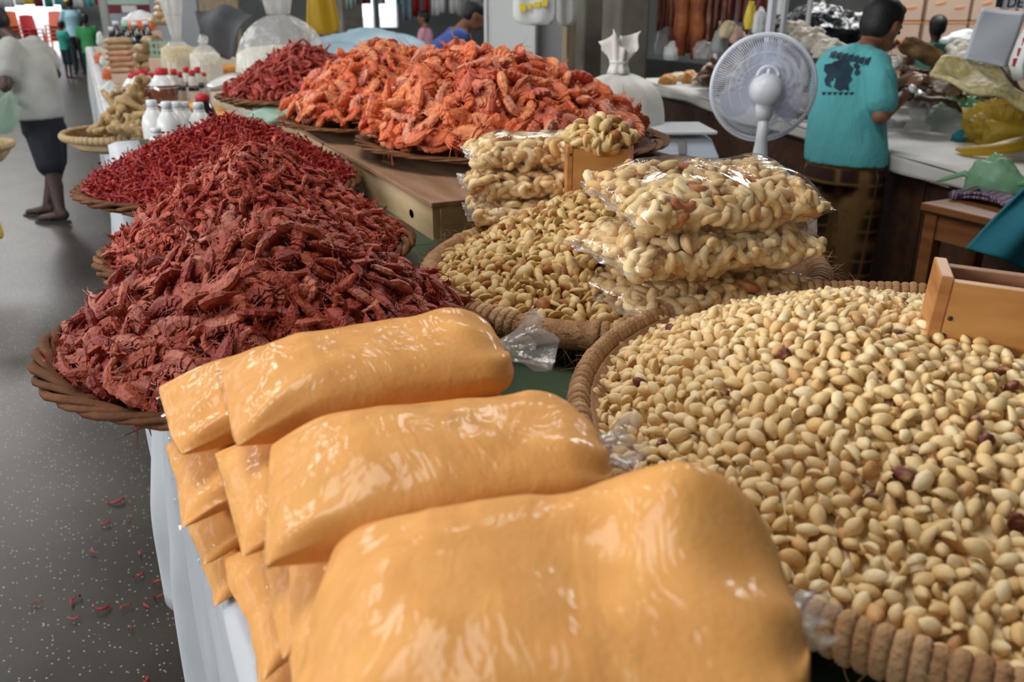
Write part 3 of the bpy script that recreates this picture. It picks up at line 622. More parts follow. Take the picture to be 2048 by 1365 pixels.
def flour_bag(loc, rz, L, W, T, seed, label, tail=None, rot=(0, 0), dz=None, wr=0.0040, nu=48):
    e = root('flour_bag', loc, label=label, cat='flour bag', rot=(rot[0], rot[1], rz), group='bags of orange flour')
    R = bag_surface(L, W, T, seed, wr, dz=dz, nu=nu, nv=56)
    obj('filled_bag', MB().rings(list(R)), 'flour', e, sub=1 if nu > 60 else 0)
    # empty welded strip beyond the flour
    s = R[0]; y0, y1 = s[:, 1].min(), s[:, 1].max(); zc = s[:, 2].mean()
    f = lambda u, v: (-L / 2 + 0.003 - 0.006 * v, lerp(y0, y1, u) * (1 + 0.03 * v), zc + (dz(-L / 2, lerp(y0, y1, u)) - dz(-L / 2, 0) if dz else 0) + 0.0015 * math.sin(23 * u + seed) * v)
    obj('seam', MB().grid(f, 24, 4), 'clear_film', e)
    if tail:
        d0 = dz(L / 2, 0) if dz else 0
        obj('tied_end', tail_mesh(L / 2 - 0.004, d0, tail[0], tail[1], seed), 'loose_film', e)
        obj('tie', MB().tube([(L / 2, 0.0085 * math.cos(q), d0 + 0.0085 * math.sin(q)) for q in np.linspace(0, 2 * PI, 13)[:-1]], 0.002, 5, closed=True), 'loose_film', e)
    return e
droop = lambda k, x0=-0.03: (lambda x, y: -k * max(0, x0 - x) ** 1.6)
FB = [  # left seam x, centre y, centre z, rz, L, W, T, label, tail
 (0.030, 0.745, 1.139, -0.03, 0.25, 0.155, 0.040, 'orange flour bag lying lowest in the far stack, pressed on the cloth', None),
 (0.024, 0.765, 1.172, 0.02, 0.26, 0.155, 0.042, 'orange flour bag second from the bottom of the far stack', None),
 (0.016, 0.775, 1.205, -0.02, 0.26, 0.15, 0.042, 'orange flour bag third from the bottom of the far stack', None),
 (0.018, 0.815, 1.243, 0.03, 0.27, 0.15, 0.052, 'orange flour bag jutting left beneath the top bag of the far stack', (0.035, 0.03)),
 (0.066, 0.722, 1.287, -0.04, 0.255, 0.150, 0.062, 'smooth orange flour bag topping the far stack, its clear tied end sticking out', (0.045, 0.034)),
 (0.050, 0.590, 1.139, -0.08, 0.25, 0.15, 0.040, 'orange flour bag lying lowest in the middle stack', None),
 (0.045, 0.600, 1.172, 0.04, 0.26, 0.15, 0.042, 'orange flour bag second from the bottom of the middle stack', None),
 (0.065, 0.575, 1.205, -0.1, 0.25, 0.15, 0.042, 'orange flour bag third from the bottom of the middle stack', None),
 (0.050, 0.640, 1.243, 0.03, 0.26, 0.15, 0.050, 'orange flour bag wedged under the top bag of the middle stack', None),
 (0.070, 0.555, 1.283, -0.20, 0.243, 0.155, 0.066, 'orange flour bag topping the middle stack between two others', (0.03, 0.022)),
 (0.062, 0.455, 1.139, -0.15, 0.25, 0.15, 0.040, 'orange flour bag lying lowest in the near stack', None),
 (0.070, 0.420, 1.172, -0.3, 0.25, 0.15, 0.042, 'orange flour bag second from the bottom of the near stack', None),
 (0.060, 0.455, 1.205, -0.12, 0.25, 0.15, 0.042, 'orange flour bag third from the bottom of the near stack', None),
 (0.062, 0.470, 1.243, -0.18, 0.25, 0.15, 0.048, 'orange flour bag squeezed under the biggest front bag', None)]
for k, (xl, yc, zc, rz, L, W, T, lab, tail) in enumerate(FB):
    c = (xl + L / 2 * math.cos(rz), yc + L / 2 * math.sin(rz), zc)
    flour_bag(c, rz, L, W, T * 1.05, k + 1, lab, tail, dz=droop(0.9 if k % 5 < 3 else 0.5), nu=64 if k in (3, 4, 9) else 44)
def frontdz(x, y): return 0.030 * math.exp(-((x - 0.075) / 0.06) ** 2 - ((y - 0.05) / 0.05) ** 2) - 0.8 * max(0, -0.06 - x) ** 1.5 - 0.012 * math.exp(-((x - 0.03) / 0.035) ** 2 - ((y - 0.02) / 0.06) ** 2)
flour_bag((0.180, 0.340, 1.284), -0.41, 0.262, 0.19, 0.082, 31, 'biggest orange flour bag in front, with a creased peak', (0.02, 0.018), dz=frontdz, wr=0.0045, rot=(0.06, 0), nu=84)

# bags of cashews
def nut_bag(loc, rz, L, W, T, seed, label, piece, tail=None, rot=(0, 0), size=(0.034, 0.043), mind=0.0150, tie=False):
    e = root('cashew_bag', loc, label=label, cat='nut bag', rot=(rot[0], rot[1], rz), group='clear bags of cashews')
    R = bag_surface(L, W, T, seed, 0.004, tie=tie, nu=60, nv=60, flare=0.02)
    obj('film', MB().rings([(q_ - q_.mean(0)) * np.array([1, 1.03, 1.20]) + q_.mean(0) for q_ in R]), 'clear_film', e)
    s = R[0]; y0, y1 = s[:, 1].min(), s[:, 1].max()
    for sx in ((-1,) if tail else (-1, 1)):
        f = lambda u, v: (sx * (L / 2 - 0.003 + 0.018 * v), lerp(y0, y1, u) * (1 + 0.02 * v), 0.004 * math.sin(19 * u + seed) * v)
        obj('seam', MB().grid(f, 24, 4), 'loose_film', e)
    if tail:
        if tail == 'loop':
            pts = [(L / 2 + 0.02 + 0.032 * math.sin(q), -0.012 + 0.006 * math.sin(2 * q), 0.012 - 0.034 * (1 - math.cos(q)) + 0.030) for q in np.linspace(-0.4, 2.9, 16)]
            obj('twisted_neck', MB().tube(pts, [0.004 + 0.0045 * math.sin(PI * k / 15) + 0.001 * (k % 3) for k in range(16)], 8, flat=0.7), 'milky_film', e)
            obj('tied_end', tail_mesh(0, 0, 0.045, 0.018, seed), 'loose_film', e, loc=(L / 2 - 0.012, -0.01, 0.018), rot=(0, -0.55, 0.1))
    B = np.array(Euler((rot[0], rot[1], rz)).to_matrix())
    gu = np.gradient(R, axis=0); gv = (np.roll(R, -1, 1) - np.roll(R, 1, 1)); n = np.cross(gu, gv); n /= np.linalg.norm(n, axis=2, keepdims=True) + 1e-12
    if (n * (R - R.mean(1, keepdims=True))).sum() < 0: n = -n
    pts = R[2:-2].reshape(-1, 3); nn = n[2:-2].reshape(-1, 3); idx = RNG.permutation(len(pts)); kept = []
    j = RNG.normal(0, 0.003, pts.shape)
    for i in idx:
        p = pts[i] + j[i]
        if all((p - k[0]) @ (p - k[0]) > mind * mind for k in kept): kept.append((p, nn[i]))
    out = []
    for p, n_ in kept:
        sc = RNG.uniform(*size); wp = B @ (p - n_ * sc * 0.27) + np.array(loc); wn = B @ n_
        out.append((RNG.integers(4), rot_from(wn, RNG.uniform(0, 2 * PI), np.array([PI / 2, 0]) + RNG.normal(0, 0.35, 2)), wp, sc, wn, piece, label))
    core = MB().rings([((r - r.mean(0)) * np.array([1, 0.86, 0.5]) + r.mean(0)) * np.array([0.93, 1, 1]) @ B.T + np.array(loc) for r in R[2:-2]])
    return out, core, label
CWM = []
for v, f in CW:
    me = bpy.data.meshes.new('cashew'); me.from_pydata(v.tolist(), [], f); me.polygons.foreach_set('use_smooth', [True] * len(me.polygons)); me.materials.append(MATS['cashew']); CWM.append(me)
NB = [nut_bag((0.808, 1.050, 1.328), -0.05, 0.315, 0.19, 0.080, 41, 'clear bag of whole cashews on top of the right hand bag stack', 'top', rot=(0.12, 0.02)),
      nut_bag((0.785, 1.040, 1.262), -0.02, 0.325, 0.20, 0.078, 42, 'clear bag of cashews with a twisted loop neck, middle of its stack', 'middle', tail='loop'),
      nut_bag((0.785, 1.030, 1.195), 0.03, 0.30, 0.20, 0.072, 43, 'clear bag of cashews at the bottom of the right hand stack', 'bottom'),
      nut_bag((0.775, 1.585, 1.320), -0.30, 0.23, 0.16, 0.062, 44, 'clear bag of cashews topping the stack behind the measuring box', 'rear top'),
      nut_bag((0.765, 1.570, 1.264), -0.30, 0.24, 0.16, 0.060, 45, 'clear bag of cashews in the middle of the stack behind the measuring box', 'rear middle'),
      nut_bag((0.760, 1.545, 1.208), -0.30, 0.23, 0.16, 0.060, 46, 'clear bag of cashews lowest in the stack behind the measuring box', 'rear bottom')]
SHORT = ('top bag of the right hand stack', 'middle bag with the twisted neck', 'bottom bag of the right hand stack', 'top bag behind the measuring box', 'middle bag behind the measuring box', 'lowest bag behind the measuring box')
allc = []
for b, (out, core, lab) in enumerate(NB):
    for it in out:
        to = CAM - it[2]; d = np.linalg.norm(to); g = it[4] @ to / d
        if b >= 3 and proj(it[2])[0] > 1150: g = -1
        allc.append((it[3] / d * (0.3 + g) if g > 0.0 else -1, b, it))
allc.sort(key=lambda q: -q[0]); rest = {b: [] for b in range(6)}
for i, (s, b, it) in enumerate(allc):
    if i < 300 and s > 0:
        o = bpy.data.objects.new('bagged_cashew', CWM[it[0]]); COL.objects.link(o)
        o.matrix_world = Matrix.Translation(it[2]) @ Matrix(it[1].tolist()).to_4x4() @ Matrix.Scale(it[3], 4)
        tag(o, 'whole cashew inside the ' + SHORT[b], 'cashew', 'cashews inside the ' + SHORT[b])
    else: rest[b].append((CW[it[0]], it[1], it[2], it[3], RNG.random()))
for b in range(6):
    me = stuff_mesh('bagged_cashews', rest[b], NB[b][1]); me.materials.append(MATS['cashew'])
    o = bpy.data.objects.new('bagged_cashews', me); COL.objects.link(o); tag(o, 'rest of the cashews inside the ' + SHORT[b], 'cashew', kind='stuff')

# ------------------------------------------------------------------ things behind the stall
M('white_plastic', (0.72, 0.75, 0.80), rough=0.35, spec=0.5)
M('blue_white_plastic', (0.66, 0.74, 0.86), rough=0.35, spec=0.5)
M('fan_guard', (0.74, 0.78, 0.86), rough=0.4)
film('fan_blade', tint=(0.86, 0.89, 0.95), haze=0.25, rough=0.2, bump=0.0, hcol=(0.55, 0.62, 0.82))
M('steel', (0.6, 0.62, 0.64), rough=0.35, metal=0.9)
M('sack_white', (0.74, 0.71, 0.66), (0.66, 0.58, 0.48), 5, rough=0.55, bump=0.3, bscale=12, bdist=0.02, mix=(0.5, 0.8))
M('enamel', (0.72, 0.76, 0.76), rough=0.4)
M('grey_metal', (0.30, 0.31, 0.31), rough=0.5)
M('dark_metal', (0.05, 0.05, 0.05), rough=0.5)
M('pole_wood', (0.34, 0.27, 0.18), (0.24, 0.18, 0.12), 8, rough=0.8, stretch=(6, 6, 1))
M('table_cream', (0.50, 0.43, 0.33), (0.40, 0.33, 0.24), 5, rough=0.6)
M('counter_wood', (0.085, 0.036, 0.016), (0.045, 0.020, 0.011), 4, rough=0.6, stretch=(1, 5, 5))
M('counter_cloth', (0.55, 0.54, 0.51), (0.46, 0.45, 0.42), 4, rough=0.7, bump=0.2, bscale=12)
M('fish_brown', (0.17, 0.085, 0.035), (0.055, 0.028, 0.014), 9, rough=0.6, bump=0.6, bscale=25, bdist=0.02, vary=[(0, (0.20, 0.10, 0.04)), (0.4, (0.09, 0.045, 0.02)), (0.75, (0.28, 0.16, 0.065)), (1, (0.13, 0.065, 0.03))])
M('tripe_white', (0.66, 0.62, 0.54), (0.50, 0.43, 0.33), 12, rough=0.6, bump=0.8, bscale=30, bdist=0.02)
M('fish_yellow', (0.52, 0.46, 0.24), (0.34, 0.27, 0.10), 10, rough=0.55, bump=0.5, bscale=20, bdist=0.015)
M('black_plastic', (0.012, 0.014, 0.020), (0.05, 0.055, 0.07), 10, rough=0.28, bump=0.8, bscale=9, bdist=0.05)
M('sausage', (0.20, 0.022, 0.015), (0.12, 0.012, 0.010), 10, rough=0.4, vary=[(0, (0.22, 0.03, 0.02)), (0.5, (0.12, 0.014, 0.012)), (1, (0.27, 0.06, 0.03))])
M('dried_meat', (0.26, 0.08, 0.04), (0.14, 0.05, 0.03), 9, rough=0.6, bump=0.6, bscale=20, bdist=0.02, vary=[(0, (0.28, 0.10, 0.06)), (0.5, (0.20, 0.075, 0.05)), (1, (0.34, 0.17, 0.11))])
M('smoked_meat', (0.40, 0.12, 0.03), (0.16, 0.03, 0.014), 7, rough=0.5, bump=0.5, bscale=15, bdist=0.02)
M('carton', (0.66, 0.49, 0.38), (0.60, 0.43, 0.33), 3, rough=0.8)
M('carton_red', (0.72, 0.20, 0.12), rough=0.8); M('carton_orange', (0.78, 0.36, 0.16), rough=0.8)
M('sheet', (0.47, 0.50, 0.55), (0.43, 0.46, 0.51), 3, rough=0.7); M('ink', (0.02, 0.02, 0.022), rough=0.7); M('ink_red', (0.45, 0.05, 0.06), rough=0.7)
M('yellow_print', (0.78, 0.62, 0.04), rough=0.6)
M('teal_cloth', (0.012, 0.15, 0.20), (0.010, 0.12, 0.16), 8, rough=0.8)
M('skin', (0.26, 0.115, 0.062), (0.21, 0.09, 0.05), 6, rough=0.5); M('skin_dark', (0.055, 0.028, 0.020), rough=0.5)
M('hair', (0.008, 0.008, 0.009), rough=0.55, bump=0.5, bscale=120)
M('shirt_teal', (0.10, 0.40, 0.42), (0.085, 0.35, 0.38), 5, rough=0.85, bump=0.9, bscale=6, bdist=0.05, stretch=(1, 1, 0.5))
M('print_dark', (0.008, 0.018, 0.035), (0.012, 0.05, 0.075), 14, rough=0.8)
M('shirt_grey', (0.40, 0.40, 0.37), (0.35, 0.35, 0.33), 4, rough=0.85, bump=0.4, bscale=5, bdist=0.04)
M('shorts_black', (0.012, 0.015, 0.022), rough=0.85)
M('shirt_blue', (0.045, 0.10, 0.36), (0.03, 0.06, 0.22), 3, rough=0.85)
M('shirt_green', (0.05, 0.30, 0.10), rough=0.85); M('shirt_lightblue', (0.30, 0.52, 0.60), rough=0.85); M('cap_yellow', (0.75, 0.42, 0.05), rough=0.8)
M('trousers_dark', (0.015, 0.03, 0.04), rough=0.85); M('shirt_maroon', (0.10, 0.03, 0.03), rough=0.85)
M('rubber', (0.03, 0.03, 0.033), rough=0.7)
# plaid shorts
m = M('plaid', (0.10, 0.05, 0.02), rough=0.85); N = m.node_tree.nodes; L = m.node_tree.links
tc = N.new('ShaderNodeTexCoord'); cur = None
for k, (d, sc) in enumerate((('X', 15), ('Z', 11), ('X', 34), ('Z', 30))):
    wv = N.new('ShaderNodeTexWave'); wv.bands_direction = d; wv.inputs['Scale'].default_value = sc / 6.28; wv.inputs['Distortion'].default_value = 0.3; L.new(tc.outputs['Object'], wv.inputs['Vector'])
    pw = N.new('ShaderNodeMath'); pw.operation = 'POWER'; pw.inputs[1].default_value = 5 if k < 2 else 12; L.new(wv.outputs['Fac'], pw.inputs[0])
    if cur is None: cur = pw.outputs[0]
    else:
        ad = N.new('ShaderNodeMath'); ad.operation = 'ADD'; ad.use_clamp = True; L.new(cur, ad.inputs[0]); L.new(pw.outputs[0], ad.inputs[1]); cur = ad.outputs[0]
cr = N.new('ShaderNodeValToRGB'); cr.color_ramp.elements[0].color = (0.030, 0.012, 0.008, 1); cr.color_ramp.elements[1].color = (0.22, 0.115, 0.035, 1)
L.new(cur, cr.inputs[0]); L.new(cr.outputs[0], N['Principled BSDF'].inputs['Base Color'])
# striped teal shirt and striped cloth
def stripes(name, d, sc, cols, dist=0.0):
    m = M(name, cols[0], rough=0.85); N = m.node_tree.nodes; L = m.node_tree.links
    tc = N.new('ShaderNodeTexCoord'); wv = N.new('ShaderNodeTexWave'); wv.bands_direction = d; wv.wave_profile = 'SAW'; wv.inputs['Scale'].default_value = sc / 6.28; wv.inputs['Distortion'].default_value = dist; L.new(tc.outputs['Object'], wv.inputs['Vector'])
    cr = N.new('ShaderNodeValToRGB'); cr.color_ramp.interpolation = 'CONSTANT'; e = cr.color_ramp.elements
    while len(e) < len(cols): e.new(0.5)
    for k, c in enumerate(cols): e[k].position = k / len(cols); e[k].color = (*c, 1)
    L.new(wv.outputs['Fac'], cr.inputs[0]); L.new(cr.outputs[0], N['Principled BSDF'].inputs['Base Color'])
stripes('shirt_striped', 'Z', 34, [(0.02, 0.30, 0.24), (0.01, 0.14, 0.12), (0.04, 0.36, 0.28)])
stripes('cloth_striped', 'X', 60, [(0.03, 0.03, 0.16), (0.28, 0.22, 0.10), (0.05, 0.05, 0.20), (0.22, 0.03, 0.05), (0.03, 0.06, 0.25), (0.32, 0.26, 0.16)], 1.0)

BT = 1.0
bt = root('back_table', (2.0, 3.1, 0), label='cream topped wooden table behind the stall carrying scale, sack and fan', cat='table')
obj('table_top', MB().box((1.95, 3.30, BT - 0.02), (0.64, 1.84, 0.04)), 'table_cream', bt, False, True, bevel=0.005)
for x in (1.68, 2.20):
    for y in (2.45, 4.16): obj('leg', MB().box((x, y, 0.48), (0.06, 0.06, 0.96)), 'counter_wood', bt, False, True)
for (c, s) in (((1.95, 2.44, 0.80), (0.56, 0.02, 0.32)), ((2.24, 3.3, 0.80), (0.02, 1.7, 0.32))): obj('apron', MB().box(c, s), 'stool_wood', bt, False, True)

# ---- fan, seen from behind
fc = dep(1533, 180, 3.05); hx = np.array([math.cos(YAW), -math.sin(YAW), 0]); 
fb = dep(1530, 352, 3.05); fan = root('desk_fan', (fc[0], fc[1] - 0.0, BT), rz=-YAW - 0.10, label='white plastic desk fan seen from behind on the back table', cat='fan')
hz = fc[2] - BT; RF = 0.180
FY = 0.07                                                       # guard stands forward of the motor
def fz(x, y, z): return (x, y, z + hz)
th = np.linspace(0, 2 * PI, 73)[:-1]
obj('guard_rim', MB().tube([fz(RF * math.cos(q), FY, RF * math.sin(q)) for q in th], 0.0085, 8, closed=True, up=(0, 1, 0)), 'fan_guard', fan)
for side, nm in ((-1, 'rear_guard'), (1, 'front_guard')):
    m = MB()
    for k in range(130):
        q = 2 * PI * k / 130 
        m.tube([fz(0.035 * math.cos(q), FY + side * 0.050, 0.035 * math.sin(q)), fz(0.11 * math.cos(q + 0.05), FY + side * 0.047, 0.11 * math.sin(q + 0.05)), fz(0.16 * math.cos(q + 0.08), FY + side * 0.030, 0.16 * math.sin(q + 0.08)), fz(RF * math.cos(q + 0.09), FY, RF * math.sin(q + 0.09))], 0.0012, 4)
    for r in (0.06, 0.09, 0.125):
        m.tube([fz(r * math.cos(q), FY + side * 0.049 * (1 - (r / 0.2) ** 4), r * math.sin(q)) for q in th[::2]], 0.0013, 4, closed=True, up=(0, 1, 0))
    obj(nm, m, 'fan_guard', fan, kind='stuff')
for k in range(3):
    a0 = 1.35 + 2 * PI * k / 3
    def bl(u, v):
        r = lerp(0.03, 0.155, u); a = a0 + lerp(-0.25, 0.75, v) * (0.55 + 0.45 * math.sin(PI * min(1, u * 0.9 + 0.1)))
        return fz(r * math.cos(a), FY - 0.012 + 0.026 * v, r * math.sin(a))
    obj('blade', MB().grid(bl, 10, 8), 'fan_blade', fan, solid=0.002)
mh = MB(); pr = [(0.001, -0.062), (0.030, -0.060), (0.048, -0.045), (0.056, -0.015), (0.058, 0.012), (0.050, 0.03), (0.03, 0.034)]
mh.lathe(pr, n=28); mh.v[0] = np.c_[mh.v[0][:, 0], mh.v[0][:, 2], mh.v[0][:, 1] + hz]
obj('motor_housing', mh, 'white_plastic', fan)
hub = MB().lathe([(0.02, 0.03), (0.02, 0.11), (0.012, 0.12)], n=16); hub.v[0] = np.c_[hub.v[0][:, 0], hub.v[0][:, 2], hub.v[0][:, 1] + hz]; obj('hub', hub, 'white_plastic', fan)
obj('carry_handle', MB().tube([fz(0.036 * math.cos(q), -0.005, 0.045 + 0.034 * math.sin(q)) for q in np.linspace(0.0, PI, 14)], 0.0065, 8, up=(0, 1, 0)), 'fan_guard', fan)
obj('knob', MB().tube([fz(0, -0.01, 0.05), fz(0, -0.01, 0.072)], [0.009, 0.006], 10), 'white_plastic', fan)
obj('neck', MB().tube([fz(0, -0.005, -0.045), fz(0, 0, -0.085), fz(0, 0.0, -0.10)], [0.034, 0.030, 0.024], 14), 'white_plastic', fan)
obj('column', MB().tube([fz(0, 0, -0.09), fz(0, 0, -0.17), (0, 0, 0.055), (0, 0, 0.03)], [0.022, 0.025, 0.036, 0.05], 16, flat=0.8), 'white_plastic', fan)
obj('base', MB().lathe([(0.001, 0), (0.118, 0), (0.122, 0.006), (0.112, 0.018), (0.06, 0.036), (0.03, 0.045)], n=36), 'blue_white_plastic', fan)

# ---- scale
p = at(1382, 318, BT); sc = root('platform_scale', (p[0], p[1] + 0.10, BT), rz=-YAW + 0.05, label='white platform scale with a flat tray beside the fan', cat='scale')
b = MB(); b.rings([[(-0.155, -0.10, 0.0), (0.155, -0.10, 0.0), (0.155, 0.16, 0.0), (-0.155, 0.16, 0.0)], [(-0.125, -0.055, 0.075), (0.125, -0.055, 0.075), (0.14, 0.14, 0.075), (-0.14, 0.14, 0.075)]])
obj('body', b, 'blue_white_plastic', sc, False, bevel=0.008)
obj('display_panel', MB().box((0.0, -0.082, 0.045), (0.03, 0.012, 0.06), rot=(-0.5, 0, 0)), 'grey_metal', sc, False, bevel=0.002)
obj('tray_support', MB().box((0, 0.05, 0.085), (0.06, 0.06, 0.025)), 'white_plastic', sc, False)
obj('tray', MB().box((-0.06, 0.06, 0.102), (0.40, 0.30, 0.014)), 'white_plastic', sc, False, bevel=0.006)
for x in (-0.12, 0.12):
    for y in (-0.07, 0.13): obj('foot', MB().lathe([(0.012, -0.0), (0.012, 0.006)], n=10), 'rubber', sc, loc=(x, y, 0.0))

# ---- tied sacks
def sack(name, c, rx, ry, h, neck, label, mat, seed, cat='sack', tuft=0.06, lean=(0, 0), contents=None, fill=0.6, neckr=0.03):
    e = root(name, c, label=label, cat=cat); n = 40; a = np.arange(n) * 2 * PI / n; R = []; r = random.Random(seed); ph = [r.uniform(0, 6) for _ in range(4)]
    prof = [(0.80, 0), (0.95, 0.03), (1.02, 0.15), (1.04, 0.35), (1.0, 0.55), (0.92, 0.72), (0.74, 0.86), (0.48, 0.95), (0.22, 1.0)]
    for k, (f, z) in enumerate(prof):
        wob = 1 + 0.03 * np.sin(3 * a + ph[0] + z) + (0.015 + 0.10 * max(0, z - 0.6)) * np.sin(9 * a + ph[1]) + (0.08 * max(0, z - .6)) * np.sin(15 * a + ph[2])
        R.append(np.c_[rx * f * np.cos(a) * wob + lean[0] * z, ry * f * np.sin(a) * wob + lean[1] * z, np.full(n, h * z) + 0.01 * h * np.sin(2 * a + ph[3])])
    top = R[-1].mean(0)
    obj('bag', MB().rings(R), mat, e, sub=1)
    T = []
    for k in range(8):
        u = k / 7; rad = lerp(rx * 0.22, neckr, min(1, u * 3)) if u < 0.34 else neckr + (tuft - neckr) * ((u - .34) / .66)
        w_ = 1 + (0.1 + 0.25 * max(0, u - .3)) * np.sin(7 * a + ph[1]) + 0.7 * max(0, u - .3) * np.sin(2 * a + ph[2]) + 0.5 * max(0, u - .3) * np.sin(3 * a + ph[0])
        T.append(np.c_[top[0] + rad * np.cos(a) * w_ + lean[0] * 0.3 * u, top[1] + rad * np.sin(a) * w_, h + neck * (u + 0.5 * max(0, u - .4) * np.sin(2 * a + ph[3]) + 0.2 * max(0, u - .4) * np.sin(5 * a + ph[2]))])
    obj('gathered_neck', MB().rings(T, cap=False), mat, e, solid=0.0015)
    obj('tie', MB().tube([(top[0] + lean[0] * .1 + (neckr + 0.004) * math.cos(q), top[1] + (neckr + 0.004) * math.sin(q), h + neck * 0.36) for q in np.linspace(0, 2 * PI, 17)[:-1]], 0.005, 6, closed=True), mat, e)
    if contents:
        R2 = []
        for f, z in [(0.78, 0.01), (0.92, 0.04), (0.985, 0.15), (1.0, 0.35), (0.965, 0.55), (0.93, fill - 0.02), (0.7, fill + 0.03), (0.001, fill + 0.05)]:
            R2.append(np.c_[rx * f * np.cos(a) * 0.985 + lean[0] * z, ry * f * np.sin(a) * 0.985 + lean[1] * z, np.full(n, h * z + 0.002)])
        obj('contents', MB().rings(R2), contents, e)
    return e
p = dep(1232, 262, 3.75); sack('tied_sack', (p[0], p[1], BT), 0.205, 0.17, 0.315, 0.125, 'full white sack tied with a tuft on top, beside the scale', 'sack_white', 4, tuft=0.055, neckr=0.032)
st = MB().lathe([(0.001, 0), (0.018, 0.001)], n=12)
q_ = dep(1264, 158, 3.56)

# ---- fridge, bags hanging before it, timber post
p = dep(1024, 120, 5.2); fr = root('white_fridge', (p[0], p[1], 0), rz=-YAW - 0.12, label='tall white fridge with a grey side behind the orange shrimp', cat='fridge')
obj('body', MB().box((0.0, 0.30, 0.95), (0.30, 0.6, 1.9)), 'enamel', fr, False, bevel=0.015)
fd = obj('door', MB().box((0.0, -0.02, 1.0), (0.29, 0.04, 1.7)), 'enamel', fr, False, bevel=0.01)
obj('door_trim', MB().box((-0.148, -0.03, 1.0), (0.02, 0.05, 1.7)), 'white_plastic', fd, False, bevel=0.004)
obj('side_panel', MB().box((0.235, 0.10, 0.95), (0.17, 0.04, 1.85)), 'grey_metal', fr, False)
for z in (1.20, 1.06): obj('pipe', MB().tube([(0.36, 0.05, z + 0.028), (0.20, 0.05, z + 0.028), (0.185, 0.05, z), (0.20, 0.05, z - 0.028), (0.36, 0.05, z - 0.028)], 0.006, 6), 'dark_metal', fr)
p = dep(1136, 150, 4.9); obj('timber_post', MB().box((p[0], p[1], 1.5), (0.055, 0.055, 3.0), rot=None), 'pole_wood', smooth=False, label='slim weathered timber post beside the white fridge', cat='post')
def hanging_bag(px0, px1, pyb, D, ztop, mat, name, label, cat='bag', seed=0, thick=0.03, gathered=False):
    a, b = dep(px0, pyb, D), dep(px1, pyb, D); c = (a + b) / 2; W = np.linalg.norm((b - a)[:2]); ang = math.atan2(*(b - a)[[1, 0]])
    h = ztop - c[2]; e = root(name, (c[0], c[1], c[2]), rz=ang, label=label, cat=cat); r = random.Random(seed); ph = r.uniform(0, 6); n = 32; q = np.arange(n) * 2 * PI / n; R = []
    for k in range(10):
        u = k / 9; w_ = W / 2 * ((1 - 0.75 * u ** 1.3) if gathered else 1.0); t_ = thick * (0.25 + 0.75 * math.sin(PI * min(1, 0.12 + 0.75 * (1 - u))))
        R.append(np.c_[w_ * np.cos(q) * (1 + 0.02 * np.sin(5 * u + q)), t_ * np.sin(q) * (1 + 0.35 * np.sin(5 * q + ph + 2 * u)), np.full(n, h * u) - (0.012 * np.cos(3 * q + ph) if k == 0 else 0)])
    obj('bag_body', MB().rings(R), mat, e, sub=1)
    return e, W, h
M('bag_white', (0.72, 0.74, 0.74), (0.62, 0.64, 0.64), 9, rough=0.4, bump=0.4, bscale=12, bdist=0.02)
hb, W, h = hanging_bag(1025, 1110, 52, 4.3, 2.1, 'bag_white', 'carrier_bag', 'white carrier bag with yellow print hanging beside the timber post', seed=1)
hb['label'] = 'white carrier bag with yellow print hanging before the fridge'
for k, (x, z, w_, z_h) in enumerate(((-0.055, 0.085, 0.03, 0.035), (-0.02, 0.092, 0.022, 0.022), (0.015, 0.098, 0.03, 0.026), (0.05, 0.105, 0.03, 0.028))):
    o = obj('print', MB().box((x, -0.034, z), (w_, 0.003, z_h)), 'yellow_print', hb, False, bevel=0.001)
hanging_bag(1112, 1152, 54, 4.45, 2.1, 'bag_white', 'carrier_bag', 'narrow bundle of white carrier bags hanging at the timber post', seed=2, gathered=False)

# ---- stool with things on it
sz_ = 0.99; p = at(1842, 405, sz_); _e = at(2048, 452, sz_); RZS = math.atan2(_e[1] - p[1], _e[0] - p[0]); W_, D_ = 0.46, 0.30
s = root('wooden_stool', (p[0], p[1], 0), rz=RZS, label='tall orange brown wooden stool at the right edge', cat='stool')
obj('seat', MB().box((W_ / 2, D_ / 2, sz_ - 0.0125), (W_, D_, 0.025)), 'stool_wood', s, False, bevel=0.004)
for x in (0.035, W_ - 0.035):
    for y in (0.035, D_ - 0.035): obj('leg', MB().box((x, y, (sz_ - 0.025) / 2), (0.045, 0.045, sz_ - 0.025)), 'stool_wood', s, False, bevel=0.003)
for y in (0.03, D_ - 0.03): obj('apron', MB().box((W_ / 2, y, sz_ - 0.07), (W_ - 0.1, 0.02, 0.085)), 'stool_wood', s, False)
for x in (0.03, W_ - 0.03): obj('apron', MB().box((x, D_ / 2, sz_ - 0.07), (0.02, D_ - 0.1, 0.085)), 'stool_wood', s, False)
for y in (0.035, D_ - 0.035): obj('stretcher', MB().box((W_ / 2, y, 0.28), (W_ - 0.08, 0.02, 0.04)), 'stool_wood', s, False)
def crumple(name, c, r, mat, label, cat, seed, amp=0.35, freq=7, rz=0, flat=True, nu=36, nv=22, voxel=None, sharp=1.0):
    m = MB().ell((0, 0, 0), (1, 1, 1), nu=nu, nv=nv); v = m.v[0]; d = v / np.linalg.norm(v, axis=1, keepdims=True)
    n1 = noise3(d * 2.2 + seed * 3.7); n2 = 1 - 2 * np.abs(noise3(d * freq * 0.6 + seed * 1.3)); n3 = noise3(d * freq + seed)
    k = 1 + amp * (0.7 * n1 + 0.4 * sharp * n2 + 0.2 * n3); v = d * k[:, None] * np.array(r)
    if flat: v[:, 2] = np.maximum(v[:, 2], -r[2] * 0.45) + r[2] * 0.45
    m.v[0] = v
    return obj(name, m, mat, loc=c, rot=(0, 0, rz), label=label, cat=cat)
